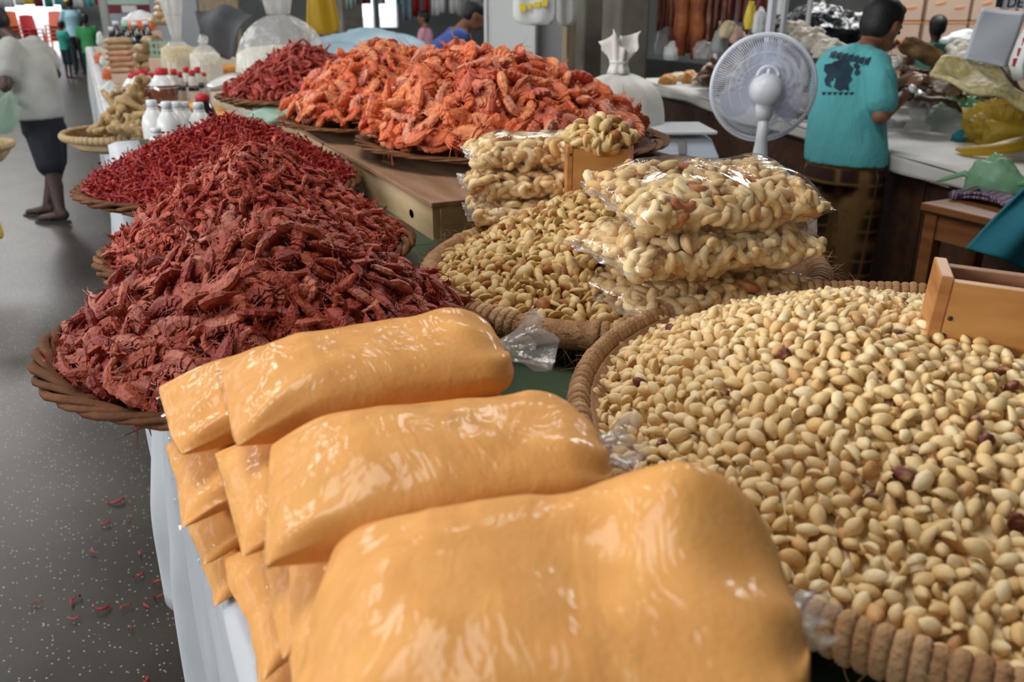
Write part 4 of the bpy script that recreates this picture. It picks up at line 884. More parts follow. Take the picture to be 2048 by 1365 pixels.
# folded striped cloth and green bag on the stool
q = at(1990, 408, sz_); fc_ = MB()
def fold(u, v): return (lerp(-0.10, 0.12, u), lerp(-0.07, 0.07, v) + 0.012 * math.sin(5 * u), 0.03 * math.sin(PI * min(1, max(0, u * 1.05))) ** 0.4 * (1 - 0.25 * v) + 0.006 * math.sin(9 * v + 4 * u))
cl = root('striped_cloth', (q[0], q[1], sz_), rz=RZS, label='folded navy and tan striped cloth on the stool', cat='cloth')
obj('fold', MB().grid(fold, 24, 16), 'cloth_striped', cl, solid=0.008)
obj('fold', MB().grid(lambda u, v: (lerp(-0.09, 0.10, u), lerp(-0.06, 0.06, v), 0.018 * math.sin(PI * u) ** 0.5 + 0.004), 20, 12), 'cloth_striped', cl, solid=0.008)
obj('rolled_edge', MB().tube([(-0.10, y, 0.018 + 0.004 * math.sin(40 * y)) for y in np.linspace(-0.075, 0.075, 10)], 0.016, 10), 'cloth_striped', cl)
q = at(1985, 392, sz_); gb = root('green_bag', (q[0], q[1], sz_), rz=RZS + 0.2, label='crumpled pale green plastic bag on the stool', cat='bag')
g = crumple('bag_body', (0, 0, 0), (0.085, 0.06, 0.085), 'green_film', None, None, 5, amp=0.25); g.parent = gb
for sgn in (-1, 1): obj('handle', MB().tube([(sgn * 0.05, 0, 0.04), (sgn * 0.10, -0.01, 0.062), (sgn * 0.16, -0.02, 0.035), (sgn * 0.185, -0.02, 0.022)], [0.024, 0.018, 0.014, 0.006], 10, flat=0.6), 'green_film', gb)
# teal garment hanging at the right edge
pa = [dep(x, y, 2.1) for x, y in ((2062, 365), (1938, 495), (2010, 528), (2100, 540), (2130, 380))]
def teal(u, v):
    top = pa[0] * (1 - u) + pa[4] * u; 
    bot = pa[1] * (1 - u) + (pa[3]) * u; w_ = top * (1 - v) + bot * v
    return w_ + FWD * 0.02 * math.sin(8 * u + 2 * v) + np.array([0, 0, -0.012 * math.sin(PI * u)]) * v
obj('teal_garment', MB().grid(teal, 24, 24), 'teal_cloth', solid=0.006, label='teal fabric hanging at the right edge above the measuring box', cat='garment')

# ------------------------------------------------------------------ counter on the right with dried goods
CQ = np.array([2.759, 1.895]); CDIR = np.array([0.277, 0.961]); CPER = np.array([0.961, -0.277]); CZ = 1.0; CRZ = math.atan2(0.961, 0.277) - PI / 2
def cpt(s, t, z): q = CQ + CDIR * s + CPER * t; return np.array([q[0], q[1], z])
cn = root('goods_counter', (CQ[0], CQ[1], 0), rz=CRZ, label='long counter with a white cloth top and dark wooden front on the right', cat='counter')
obj('cloth_top', MB().grid(lambda u, v: (lerp(0.0, 1.1, v), lerp(-1.0, 4.6, u), CZ + 0.004 + 0.004 * math.sin(30 * u + 5 * v)), 60, 12), 'counter_cloth', cn, solid=0.006)
obj('cloth_fall', MB().grid(lambda u, v: (-0.008 - 0.01 * v + 0.006 * math.sin(60 * u) * v, lerp(-1.0, 4.6, u), CZ + 0.003 - (0.055 + 0.012 * math.sin(23 * u)) * v), 120, 5), 'counter_cloth', cn, solid=0.004)
obj('counter_board', MB().box((0.56, 1.8, CZ - 0.03), (1.1, 5.6, 0.05)), 'counter_wood', cn, False)
for k in range(7): obj('front_board', MB().box((0.06, -0.6 + 0.8 * k, 0.47), (0.025, 0.79, 0.90)), 'counter_wood', cn, False, bevel=0.004)
for y in (-0.9, 0.9, 2.7, 4.5): obj('post', MB().box((1.05, y, 0.47), (0.07, 0.07, 0.94)), 'counter_wood', cn, False)
def slab(seed, kind=0):
    r = random.Random(seed); ph = [r.uniform(0, 6) for _ in range(6)]; m = MB()
    def f(u, v):
        x = lerp(-0.5, 0.5, u); w_ = 0.24 * (math.sin(PI * (0.06 + 0.86 * u)) ** 0.6) * (1 + 0.25 * math.sin(7 * u + ph[0])) + (0.10 * max(0, u - 0.86) / 0.14)
        return (x, (v * 2 - 1) * w_ + 0.04 * math.sin(4 * u + ph[1]), 0.07 * math.sin(3 * u + ph[2]) + 0.05 * math.sin(5 * v + ph[3]) * math.sin(4 * u + ph[4]) + 0.018 * math.sin(17 * u + 9 * v + ph[5]))
    me = m.grid(f, 22, 9).mesh('dried_fish'); me.polygons.foreach_set('use_smooth', [True] * len(me.polygons))
    return me
SL = [slab(k) for k in range(6)]
for q in SL: q.materials.append(MATS['fish_brown'])
r = random.Random(3)
def put_slab(loc, L, rz, tilt, mat=None, name='dried_fish', label='brown dried fish slab in the pile on the counter', group='dried fish on the counter', k=None):
    me = SL[r.randrange(6)] if k is None else SL[k]
    o = bpy.data.objects.new(name, me); COL.objects.link(o); o.location = loc; o.rotation_euler = (tilt[0], tilt[1], rz); o.scale = (L, L, L)
    md = o.modifiers.new('solid', 'SOLIDIFY'); md.thickness = 0.035
    if mat: o.material_slots[0].link = 'OBJECT'; o.material_slots[0].material = MATS[mat]
    return tag(o, label, 'dried fish', group)
for i in range(95):
    s = r.uniform(-0.15, 3.9); t = r.uniform(0.22, 0.98)
    z = CZ + 0.035 + r.uniform(0.0, 1.0) * (0.24 if s < 1.6 else 0.34) * min(1, (t - 0.12) / 0.45)
    _q = proj(cpt(s, t, z))
    if _q[0] > 1865 and _q[1] > 205: continue
    put_slab(cpt(s, t, z), r.uniform(0.24, 0.42), r.uniform(0, 6.3), (r.gauss(0, 0.25), r.gauss(0, 0.25)))
# the pale yellow fish on top, pale tripe heaps, black plastic
q = dep(1985, 185, 3.15); put_slab((q[0], q[1], q[2]), 0.44, -0.95, (0.35, 0.40), 'fish_yellow', 'split_fish', 'pale yellow split dried fish lying over the pile at the right', None, 2)
for k, (px, py, D, rr) in enumerate(((1940, 100, 4.3, 0.075), (1965, 112, 4.25, 0.085), (1925, 92, 4.5, 0.06), (1985, 128, 4.1, 0.07), (1905, 118, 4.4, 0.05), (1790, 122, 4.5, 0.05),
                                     (1590, 55, 5.4, 0.085), (1612, 68, 5.2, 0.085), (1632, 78, 5.1, 0.075), (1575, 45, 5.6, 0.08), (1660, 92, 5.0, 0.08))):
    q = dep(px, py, D); crumple('tripe_lump', (q[0], q[1], q[2] - rr * 0.8), (rr * 1.3, rr, rr * 0.8), 'tripe_white', ('white tripe lump piled on the counter right of the boy' if k < 6 else 'cream tripe lump piled behind the fan'), 'tripe', 20 + k, amp=0.4, freq=9)['group'] = 'tripe right of the boy' if k < 6 else 'tripe behind the fan'
q = dep(1655, 75, 5.6); crumple('black_plastic_sheet', (q[0] + 0.05, q[1] + 0.1, q[2] - 0.12), (0.42, 0.32, 0.20), 'black_plastic', 'black plastic sheet bundled behind the pale tripe', 'plastic sheet', 33, amp=0.3, freq=10, nu=60, nv=36)
q = at(1820, 285, CZ)
# clear carrier the boy is filling, crumpled white bag, green bags, yellow bag on the counter
q = at(1800, 265, CZ); crumple('clear_bag', (q[0], q[1], CZ + 0.004), (0.15, 0.10, 0.14), 'loose_film', 'clear plastic bag the boy is filling on the counter', 'bag', 41, amp=0.3)
q = at(1880, 262, CZ); crumple('white_bag', (q[0] + 0.03, q[1] + 0.03, CZ + 0.004), (0.20, 0.08, 0.085), 'milky_film', 'crumpled white plastic bag lying on the counter edge', 'bag', 42, amp=0.45, rz=1.2)
for k, (px, py) in enumerate(((1895, 240), (1945, 225))):
    q = at(px, py, CZ + 0.05); crumple('green_bag', (q[0], q[1], CZ + 0.01), (0.09, 0.06, 0.09), 'green_film', ('green plastic bag behind the crumpled white bag', 'green plastic bag behind the yellow bag')[k], 'bag', 43 + k, amp=0.4)
q = at(1930, 285, CZ); crumple('teal_bag', (q[0], q[1], CZ + 0.004), (0.07, 0.05, 0.035), 'teal_cloth', 'flat teal bag under the yellow bag', 'bag', 47, amp=0.3)
yb_ = root('yellow_bag', tuple(at(1995, 290, CZ + 0.01)), label='large yellow plastic bag sprawled over the counter edge', cat='bag')
g = crumple('bag_body', (0.10, 0.02, -0.005), (0.20, 0.15, 0.13), 'yellow_film', None, None, 48, amp=0.6, freq=12, rz=-0.3, nu=50, nv=30); g.parent = yb_
a, b, c, d = at(2060, 285, CZ + 0.07), at(1985, 300, CZ + 0.04), at(1940, 302, CZ + 0.025), at(1915, 298, CZ + 0.02)
obj('bag_tail', MB().tube([a, b, c, d], [0.06, 0.045, 0.036, 0.012], 12, flat=0.5), 'yellow_film', yb_, world=True)

# ---- hanging meats over the far part of the counter
rail = dep(1430, -60, 5.35)
bar = root('meat_rack', (cpt(2.35, 0.55, 0)[0], cpt(2.35, 0.55, 0)[1], CZ), rz=CRZ, label='white metal rack with a bar for hanging meats', cat='rack')
obj('bar', MB().tube([(0, 0.35, 0.95), (0, 1.95, 0.95)], 0.012, 8), 'white_plastic', bar)
for y in (0.42, 1.9): obj('upright', MB().tube([(0, y, 0.0), (0, y, 0.95)], 0.016, 8), 'white_plastic', bar)
for i in range(46):
    u = i / 45; px = 1318 + 212 * u + r.uniform(-4, 4); row = i % 3; D = 5.0 + 0.25 * row + 0.35 * (1 - u)
    kind = 'sausage' if (u > 0.66 or r.random() < 0.2) else ('smoked_meat' if 0.15 < u < 0.6 and r.random() < 0.4 else 'dried_meat')
    yb = r.uniform(50, 112) if kind != 'sausage' else r.uniform(35, 80)
    if kind == 'smoked_meat': yb = r.uniform(95, 120)
    e_ = dep(px, yb, D); top = CZ + 0.95 - 0.02
    rad = 0.012 if kind == 'sausage' else (0.05 if kind == 'smoked_meat' else r.uniform(0.016, 0.03))
    zs = np.linspace(top, e_[2], 9); P = [(e_[0] + 0.012 * math.sin(5 * z + i), e_[1] + 0.012 * math.cos(4 * z + i), z) for z in zs]
    R = [rad * (0.35 + 0.65 * math.sin(PI * (0.1 + 0.85 * k / 8)) ** 0.5) * (1 + (0.18 * math.sin(3.1 * k + i) if kind != 'sausage' else 0.12 * (-1) ** k)) for k in range(9)]
    obj({'sausage': 'hanging_sausage', 'dried_meat': 'hanging_dried_meat', 'smoked_meat': 'smoked_slab'}[kind], MB().tube(P, R, 8, flat=0.6 if kind != 'sausage' else 1), kind,
        label={'sausage': 'dark red sausage string hanging from the rack', 'dried_meat': 'brown strip of dried meat hanging from the rack', 'smoked_meat': 'broad rust red smoked slab hanging from the rack'}[kind], cat='meat', group={'sausage': 'hanging sausages', 'dried_meat': 'hanging dried meat', 'smoked_meat': 'smoked slabs'}[kind])
p = dep(1542, 40, 4.75); obj('rack_post', MB().box((p[0], p[1], 1.6), (0.035, 0.035, 1.2)), 'white_plastic', smooth=False, label='white metal post between the hanging meats and black plastic', cat='post')
p = dep(1568, 40, 4.85); obj('rack_post', MB().box((p[0], p[1], 1.6), (0.025, 0.025, 1.2)), 'white_plastic', smooth=False, label='thin white post just right of the thicker white post', cat='post')
Z0 = np.array([0, 0, 1.0])
# small bags and jars crowding under the meats
M('amber', (0.50, 0.20, 0.04), (0.62, 0.36, 0.12), 20, rough=0.5); M('rosy', (0.60, 0.42, 0.36), (0.45, 0.22, 0.18), 16, rough=0.5); M('cream_pack', (0.62, 0.52, 0.36), (0.5, 0.38, 0.22), 12, rough=0.5)
M('red_plastic', (0.45, 0.02, 0.025), rough=0.4); M('yellow_plastic', (0.75, 0.55, 0.05), rough=0.4); M('green_plastic', (0.05, 0.22, 0.16), rough=0.5); M('blue_plastic', (0.04, 0.12, 0.42), rough=0.45); M('orange_plastic', (0.62, 0.15, 0.05), rough=0.45); M('pink_cloth', (0.62, 0.30, 0.38), rough=0.8)
for k, (px, py, D, rx, rz_, mt) in enumerate(((1345, 108, 5.3, .05, .07, 'bag_white'), (1322, 95, 5.5, .04, .10, 'bag_white'), (1380, 132, 5.2, .07, .06, 'amber'), (1420, 138, 5.0, .07, .06, 'rosy'), (1400, 160, 4.9, .06, .05, 'tripe_white'), (1440, 90, 5.1, .05, .09, 'grey_metal'),
      (1455, 65, 5.0, .05, .06, 'cream_pack'), (1472, 75, 5.0, .04, .06, 'rosy'), (1360, 150, 5.0, .09, .04, 'cream_pack'), (1335, 135, 5.3, .07, .05, 'amber'), (1500, 40, 4.9, .03, .10, 'yellow_plastic'), (1518, 50, 4.9, .04, .09, 'bag_white'), (1405, 105, 5.2, .06, .07, 'milky_film'), (1430, 165, 4.8, .05, .035, 'amber'))):
    q = at(px, py + (34 if k in (2, 9) else 10), CZ + 0.01) + Z0 * rz_ * 0.5 if k in (2, 3, 4, 8, 9, 13) else dep(px, py, D)
    crumple('goods_bag', (q[0], q[1], q[2] - rz_ * 0.5), (rx, rx * 0.8, rz_), mt,
        ('small white bag left under the meats', 'tall white bag by the pillar', 'amber filled bag under the smoked slabs', 'rosy bag beside the fan', 'white crumpled bag lowest under the meats', 'grey bag hanging low by the fan', 'cream packet among the sausages', 'rosy packet among the sausages', 'flat cream bag behind the sack', 'amber bag nearest the sack', 'yellow bottle shaped bag by the post', 'white bag by the post', 'milky clear bag under the smoked slabs', 'small amber bag at the fan guard')[k], 'bag', 60 + k, amp=0.25)

# ---- cartons stacked along the right
def leafmark(e, w_, x, z, ang, col, L):
    pts = [(x + L * (u - .5) * math.cos(ang) - v * math.sin(ang), z + L * (u - .5) * math.sin(ang) + v * math.cos(ang)) for u, v in [(0, 0), (.3, .12 * L), (.65, .16 * L), (1, .02 * L), (.65, -.10 * L), (.3, -.06 * L)]]
    m = MB().add([(a_, -0.003, b_) for a_, b_ in pts] + [(a_, 0.001, b_) for a_, b_ in pts], [(0, 1, 2, 3, 4, 5), (11, 10, 9, 8, 7, 6)] + [(k, 6 + k, 6 + (k + 1) % 6, (k + 1) % 6) for k in range(6)])
    obj('leaf_print', m, col, e, False)
cc = [(1745, 1845), (1848, 1938), (1940, 2030), (2032, 2125)]; n_ = 0
rows = ('lowest', 'second', 'third', 'top')
cols_ = ('behind the boy', 'left of the far person', 'right of the far person', 'behind the white sheet')
for ci, (x0, x1) in enumerate(cc):
    a, b = dep(x0, 60, 8.6), dep(x1, 60, 8.6); W = np.linalg.norm((b - a)[:2]) - 0.03; ang = math.atan2(*(b - a)[[1, 0]])
    for rw in range(4):
        e = root('carton', (a[0], a[1], 0.0 + rw * 0.47), rz=ang, label='%s carton of the pale printed stack %s' % (rows[rw], cols_[ci]), cat='carton', group='printed cartons')
        obj('box', MB().box((W / 2, 0.2, 0.232), (W, 0.4, 0.464)), 'carton', e, False, bevel=0.008)
        obj('flap_tape', MB().box((W / 2, -0.001, 0.455), (W, 0.003, 0.02)), 'carton_orange', e, False)
        leafmark(e, W, W * 0.62, 0.25, 0.25, 'carton_red', W * 0.55); leafmark(e, W, W * 0.3, 0.16, 0.2, 'carton_orange', W * 0.25); leafmark(e, W, W * 0.75, 0.12, 0.1, 'carton_orange', W * 0.25)
q = dep(1910, 92, 6.4); e = root('wooden_stand', (q[0], q[1], 0), rz=-0.5, label='dark wooden stand under the dark green crate', cat='table')
obj('board', MB().box((0, 0, q[2] - 0.17), (0.6, 0.5, 0.03)), 'dark_wood', e, False)
for x in (-0.26, 0.26):
    for y in (-0.2, 0.2): obj('leg', MB().box((x, y, (q[2] - 0.185) / 2), (0.05, 0.05, q[2] - 0.185)), 'dark_wood', e, False)
# teal crate with white bags, white sheet, sign with letters
q = dep(1910, 92, 6.4); e = root('plastic_crate', (q[0], q[1], q[2] - 0.15), rz=-0.5, label='dark green crate behind the white tripe', cat='crate')
for k in range(4): obj('slat', MB().box((0, -0.15, 0.02 + 0.045 * k), (0.42, 0.012, 0.034)), 'green_plastic', e, False)
obj('back_wall', MB().box((0, 0.15, 0.08), (0.42, 0.012, 0.17)), 'green_plastic', e, False); obj('floor_panel', MB().box((0, 0, 0.0), (0.42, 0.3, 0.01)), 'green_plastic', e, False)
for x in (-0.2, 0.2): obj('end_wall', MB().box((x, 0, 0.085), (0.012, 0.3, 0.18)), 'green_plastic', e, False)
q = dep(1935, 72, 6.4); crumple('white_bag', (q[0], q[1], q[2] - 0.08), (0.2, 0.12, 0.08), 'bag_white', 'white bag on the dark green crate', 'bag', 81, amp=0.25)
S4 = [dep(1964, 16, 3.35), dep(2052, 24, 3.35), dep(2012, 134, 3.2), dep(1926, 118, 3.2)]
def sheet(u, v): return (S4[0] * (1 - u) + S4[1] * u) * (1 - v) + (S4[3] * (1 - u) + S4[2] * u) * v + FWD * 0.006 * math.sin(3 * u + 4 * v)
obj('white_sheet', MB().grid(sheet, 12, 12), 'sheet', solid=0.004, label='plain pale grey sheet propped above the fish at the right', cat='sheet')
sg = dep(2024, 4, 3.6); sgn = root('price_sign', tuple(sg), rz=-YAW, label='pale sign with dark capital letters above the grey sheet', cat='sign')
obj('board', MB().box((0.02, 0.004, 0.04), (0.13, 0.006, 0.13)), 'sheet', sgn, False)
def letters(txt, size, loc, parent, mat, name='lettering'):
    cu = bpy.data.curves.new(name, 'FONT'); cu.body = txt; cu.size = size; cu.extrude = 0.001; cu.align_x = 'CENTER'
    o = bpy.data.objects.new(name, cu); COL.objects.link(o); dg = bpy.context.evaluated_depsgraph_get(); me = bpy.data.meshes.new_from_object(o.evaluated_get(dg)); bpy.data.objects.remove(o)
    me.materials.clear(); me.materials.append(MATS[mat]); return obj(name, me, None, parent, loc=loc, rot=(PI / 2, 0, 0))
letters('DE', 0.055, (0.012, -0.002, -0.020), sgn, 'ink')
obj('edge_bar', MB().box((-0.052, 0, 0.03), (0.022, 0.01, 0.10)), 'ink', sgn, False)
q = dep(2032, 70, 3.15); e = root('printed_bag', tuple(dep(2032, 130, 3.15)), rz=-YAW, label='white bag with red print beside the grey sheet', cat='bag')
obj('bag_body', MB().tube([(0.02, 0, -0.05), (0.0, 0, 0.0), (0.012, 0, 0.08), (0.035, 0, 0.16)], [0.035, 0.045, 0.04, 0.03], 12, flat=0.35), 'bag_white', e)
for k in range(4): obj('print', MB().box((-0.012 + 0.010 * k, -0.018, 0.01 + 0.035 * k), (0.022, 0.006, 0.028)), 'ink_red', e, False)
q = dep(1660, 20, 7.2); e = root('mint_shelf', (q[0], q[1], 0.0), rz=-0.4, label='pale green shelf far behind the black plastic', cat='shelf')
for z in (0.6, 1.15, 1.7): obj('shelf_board', MB().box((0, 0, z), (0.9, 0.3, 0.03)), 'bag_white', e, False)
obj('back_panel', MB().box((0, 0.16, 0.9), (0.9, 0.02, 1.8)), 'plaster', e, False)
for x in (-0.44, 0.44): obj('upright', MB().box((x, 0, 0.9), (0.03, 0.3, 1.8)), 'bag_white', e, False)

# ------------------------------------------------------------------ people
def hand(m, wrist, palm, tips_dir, side, s=1.0):
    # palm, four unequal fingers with a bend, thumb off the side of the palm
    w_ = np.array(wrist); d = np.array(palm) - w_; d = d / np.linalg.norm(d); sd = np.array(side) / np.linalg.norm(side); nn = np.cross(d, sd); td = np.array(tips_dir) / np.linalg.norm(tips_dir)
    c = w_ + d * 0.045 * s; m.cap(w_, c + d * 0.02 * s, 0.024 * s, 0.03 * s)
    for k, (o_, L) in enumerate(((-0.027, 0.062), (-0.009, 0.072), (0.009, 0.068), (0.026, 0.052))):
        b = c + d * 0.035 * s + sd * o_ * s; mid = b + d * L * 0.5 * s; m.cap(b, mid, 0.0095 * s, 0.009 * s, 8); m.cap(mid, mid + (d * 0.3 + td) / np.linalg.norm(d * 0.3 + td) * L * 0.5 * s, 0.009 * s, 0.0075 * s, 8)
    b = c - sd * 0.028 * s; m.cap(b, b - sd * 0.022 * s + d * 0.028 * s, 0.011 * s, 0.010 * s, 8); m.cap(b - sd * 0.022 * s + d * 0.028 * s, b - sd * 0.02 * s + d * 0.055 * s + td * 0.01, 0.010 * s, 0.008 * s, 8)
def frame_rings(C, n=28):                              # torso out of elliptical sections (centre, right axis, forward axis)
    a = np.arange(n) * 2 * PI / n
    return MB().rings([np.array(c) + np.outer(np.cos(a), ra) + np.outer(np.sin(a), fa) for c, ra, fa in C])
def head(m, hm, c, f, rt, up, h=0.215):
    # skull, jaw, nose, ears in m; hair in hm
    c, f, rt, up = (np.array(q, float) for q in (c, f, rt, up)); B = Matrix(np.c_[rt, f, up].tolist()).to_euler(); s = h / 0.215
    m.ell(c + up * 0.015 * s, (0.073 * s, 0.092 * s, 0.090 * s), rot=B, nu=20, nv=14); m.ell(c - up * 0.045 * s + f * 0.022 * s, (0.056 * s, 0.066 * s, 0.062 * s), rot=B, nu=16, nv=10)
    m.cap(c + f * 0.085 * s + up * 0.008 * s, c + f * 0.108 * s - up * 0.022 * s, 0.009 * s, 0.014 * s)
    m.cap(c + f * 0.082 * s - up * 0.055 * s + rt * 0.018 * s, c + f * 0.082 * s - up * 0.055 * s - rt * 0.018 * s, 0.010 * s, 0.010 * s)
    for sg_ in (-1, 1):
        m.ell(c + rt * sg_ * 0.074 * s - f * 0.008 * s - up * 0.005 * s, (0.010 * s, 0.019 * s, 0.031 * s), rot=B)
        m.cap(c + f * 0.080 * s + up * 0.022 * s + rt * sg_ * 0.045 * s, c + f * 0.085 * s + up * 0.024 * s + rt * sg_ * 0.02 * s, 0.010 * s, 0.010 * s)
    hm.ell(c + up * 0.040 * s - f * 0.012 * s, (0.081 * s, 0.098 * s, 0.082 * s), rot=B, nu=20, nv=14); hm.ell(c - f * 0.045 * s + up * 0.0 * s, (0.072 * s, 0.062 * s, 0.075 * s), rot=B, nu=16, nv=12)
    hm.ell(c + up * 0.085 * s + f * 0.045 * s, (0.06 * s, 0.05 * s, 0.03 * s), rot=B)
def eyes(e, c, f, rt, up, h):
    s = h / 0.215; c, f, rt, up = (np.array(q, float) for q in (c, f, rt, up))
    for sg_ in (-1, 1): obj('eye', MB().ell(c + f * 0.088 * s + rt * sg_ * 0.031 * s + up * 0.004 * s, (0.010 * s,) * 3), 'print_dark', e, True, True)

# -- the boy at the counter
RH = np.array([math.cos(YAW), -math.sin(YAW), 0]); FH = np.array([math.sin(YAW), math.cos(YAW), 0]); Z = np.array([0, 0, 1.0])
bf = (RH * 0.70 + FH * 0.71); br = (RH * 0.71 - FH * 0.70); BD = 3.7
J = lambda px, py, D=BD: dep(px, py, D)
hipc, waist, chest, shc = J(1692, 318), J(1693, 240), J(1703, 165), J(1712, 108)
base = np.array([hipc[0], hipc[1], 0]); boy = root('person', tuple(base), label='boy in a turquoise printed T-shirt and plaid shorts standing at the counter', cat='person')
m = MB(); hm = MB(); hd = J(1763, 52, 3.72); hf = bf * 0.86 - Z * 0.38 + RH * 0.2; hf /= np.linalg.norm(hf); hr = np.cross(hf, Z); hr /= np.linalg.norm(hr); hu = np.cross(hr, hf)
head(m, hm, hd, hf, hr, hu, 0.215)
m.cap(J(1727, 112, 3.72), J(1752, 72, 3.72), 0.056, 0.050); m.cap(J(1705, 125), J(1730, 105), 0.07, 0.06)
m.add(*(lambda q: (np.vstack(q.v), q.f))(frame_rings([(hipc - Z * 0.02, br * 0.15, bf * 0.10), (waist, br * 0.135, bf * 0.095), (chest, br * 0.15, bf * 0.10), (shc, br * 0.12, bf * 0.07)])))
rs, re, rw_ = J(1756, 138, 3.55), J(1762, 232, 3.52), J(1816, 183, 3.60); ls, le, lw = J(1672, 122, 3.86), J(1715, 215, 3.98), J(1800, 165, 3.85)
m.cap(rs, re, 0.044, 0.037); m.cap(re, rw_, 0.038, 0.026); m.cap(ls, le, 0.044, 0.037); m.cap(le, lw, 0.038, 0.026)
hand(m, rw_, J(1832, 160, 3.63), FH * 0.5 - Z + RH * 0.2, FH, 1.05); hand(m, lw, J(1822, 158, 3.80), -Z + RH * 0.4, FH, 1.05)
for sg_ in (-1, 1):
    hp = hipc + br * sg_ * 0.085 - Z * 0.02; kn = np.array([hp[0] + bf[0] * 0.03, hp[1] + bf[1] * 0.03, 0.46]); an = np.array([hp[0], hp[1], 0.08])
    m.cap(hp, kn, 0.082, 0.055); m.cap(kn, an, 0.054, 0.036); m.cap(an - Z * 0.035, an + bf * 0.13 - Z * 0.045, 0.036, 0.028)
blob('body', m, 'skin', boy, 0.010, 5); blob('hair', hm, 'hair', boy, 0.008, 4); eyes(boy, hd, hf, hr, hu, 0.215)
sh = MB()
sh.add(*(lambda q: (np.vstack(q.v), q.f))(frame_rings([(J(1690, 326), br * 0.178, bf * 0.125), (J(1691, 300), br * 0.178, bf * 0.125), (J(1693, 240), br * 0.166, bf * 0.122), (J(1697, 190), br * 0.168, bf * 0.122), (J(1703, 145), br * 0.172, bf * 0.115), (J(1711, 112), br * 0.150, bf * 0.095), (J(1722, 95), br * 0.075, bf * 0.065)])))
sh.cap(J(1748, 128, 3.57), J(1762, 160, 3.53), 0.062, 0.066); sh.cap(J(1762, 160, 3.53), J(1764, 200, 3.52), 0.066, 0.068); sh.cap(ls, (ls + le) / 2 + (le - ls) * 0.2, 0.066, 0.064)
sh.cap(J(1725, 110), J(1752, 128, 3.57), 0.055, 0.06); sh.cap(J(1712, 110), J(1675, 118, 3.84), 0.055, 0.06)
shirt = blob('shirt', sh, 'shirt_teal', boy, 0.010, 7)
# print on the back of the shirt: wrapped on the cloth
from mathutils.bvhtree import BVHTree
bpy.context.view_layer.update(); _dg = bpy.context.evaluated_depsgraph_get(); _se = shirt.evaluated_get(_dg); _sm = _se.to_mesh()
_mw = shirt.matrix_world.copy(); BV = BVHTree.FromPolygons([_mw @ v.co for v in _sm.vertices], [tuple(q.vertices) for q in _sm.polygons])
def on_back(pts, name, mat='print_dark'):
    bm = bmesh.new(); c = np.mean(pts, 0); vs = [bm.verts.new((x, y, 0)) for x, y in pts]; bm.faces.new(vs)
    bmesh.ops.triangulate(bm, faces=bm.faces[:]); bmesh.ops.subdivide_edges(bm, edges=bm.edges[:], cuts=3, use_grid_fill=True)
    for v in bm.verts:
        d = Vector(ray(v.co.x, v.co.y)).normalized(); h_, n_, _, _ = BV.ray_cast(Vector(CAM), d)
        v.co = (h_ + n_ * (0.003 if n_ @ d < 0 else -0.003)) if h_ else Vector(dep(v.co.x, v.co.y, 3.6))
    me = bpy.data.meshes.new(name); bm.to_mesh(me); bm.free(); me.materials.append(MATS[mat])
    o = bpy.data.objects.new(name, me); COL.objects.link(o); o.parent = shirt; o.matrix_parent_inverse = _mw.inverted(); return o
rr_ = random.Random(5)
for k in range(7):
    x = 1662 + 11.5 * k; y = 103 + 2.2 * k; s_ = rr_.uniform(-3, 3)
    on_back([(x, y + 2), (x + 12, y - 1 + s_ * .3), (x + 10, y + 4), (x + 4, y + 6), (x + 9, y + 9 + s_ * .4), (x + 5, y + 16), (x + 1, y + 12), (x - 4, y + 15 - s_), (x - 1, y + 8)], 'letter_print')
on_back([(1668, 124), (1685, 119), (1698, 121), (1700, 130), (1707, 138), (1701, 152), (1705, 160), (1697, 168), (1698, 183), (1688, 179), (1680, 183), (1668, 176), (1672, 158), (1662, 150), (1656, 135)], 'figure_print')
on_back([(1650, 130), (1664, 127), (1660, 140), (1668, 150), (1668, 160), (1660, 165), (1664, 176), (1652, 172), (1649, 160), (1655, 150), (1648, 142)], 'figure_print')
for k in range(6): on_back([(1644 + 11 * k, 185 + k * .3), (1653 + 11 * k, 184), (1651 + 11 * k, 189), (1646 + 11 * k, 191)], 'letter_print')
on_back([(1708, 128), (1716, 127), (1722, 132), (1718, 138), (1722, 146), (1714, 153), (1708, 148), (1712, 140), (1707, 134)], 'figure_print')
sp = MB(); sp.add(*(lambda q: (np.vstack(q.v), q.f))(frame_rings([(hipc - Z * 0.10, br * 0.168, bf * 0.122), (hipc + Z * 0.02, br * 0.162, bf * 0.115)])))
for sg_ in (-1, 1):
    hp = hipc + br * sg_ * 0.088 - Z * 0.08; kn = np.array([hp[0] + bf[0] * 0.03, hp[1] + bf[1] * 0.03, 0.50]); sp.cap(hp, kn, 0.096, 0.092)
blob('shorts', sp, 'plaid', boy, 0.012, 5)
wt = root('wrist_watch', tuple(lerp(re, rw_, 0.93)), label='dark wrist watch with a bright round face on the boy', cat='watch')
ax = (rw_ - re) / np.linalg.norm(rw_ - re); u1 = np.cross(ax, Z); u1 /= np.linalg.norm(u1); u2 = np.cross(ax, u1)
wc = lerp(re, rw_, 0.93)
obj('strap', MB().tube([wc + 0.031 * (u1 * math.cos(q) + u2 * math.sin(q)) for q in np.linspace(0, 2 * PI, 17)[:-1]], 0.006, 6, closed=True), 'rubber', wt, True, True)
to = -FWD - ax * (-FWD @ ax); to /= np.linalg.norm(to)
obj('face', MB().tube([wc + to * 0.030, wc + to * 0.042], [0.018, 0.017], 16), 'enamel', wt, True, True)

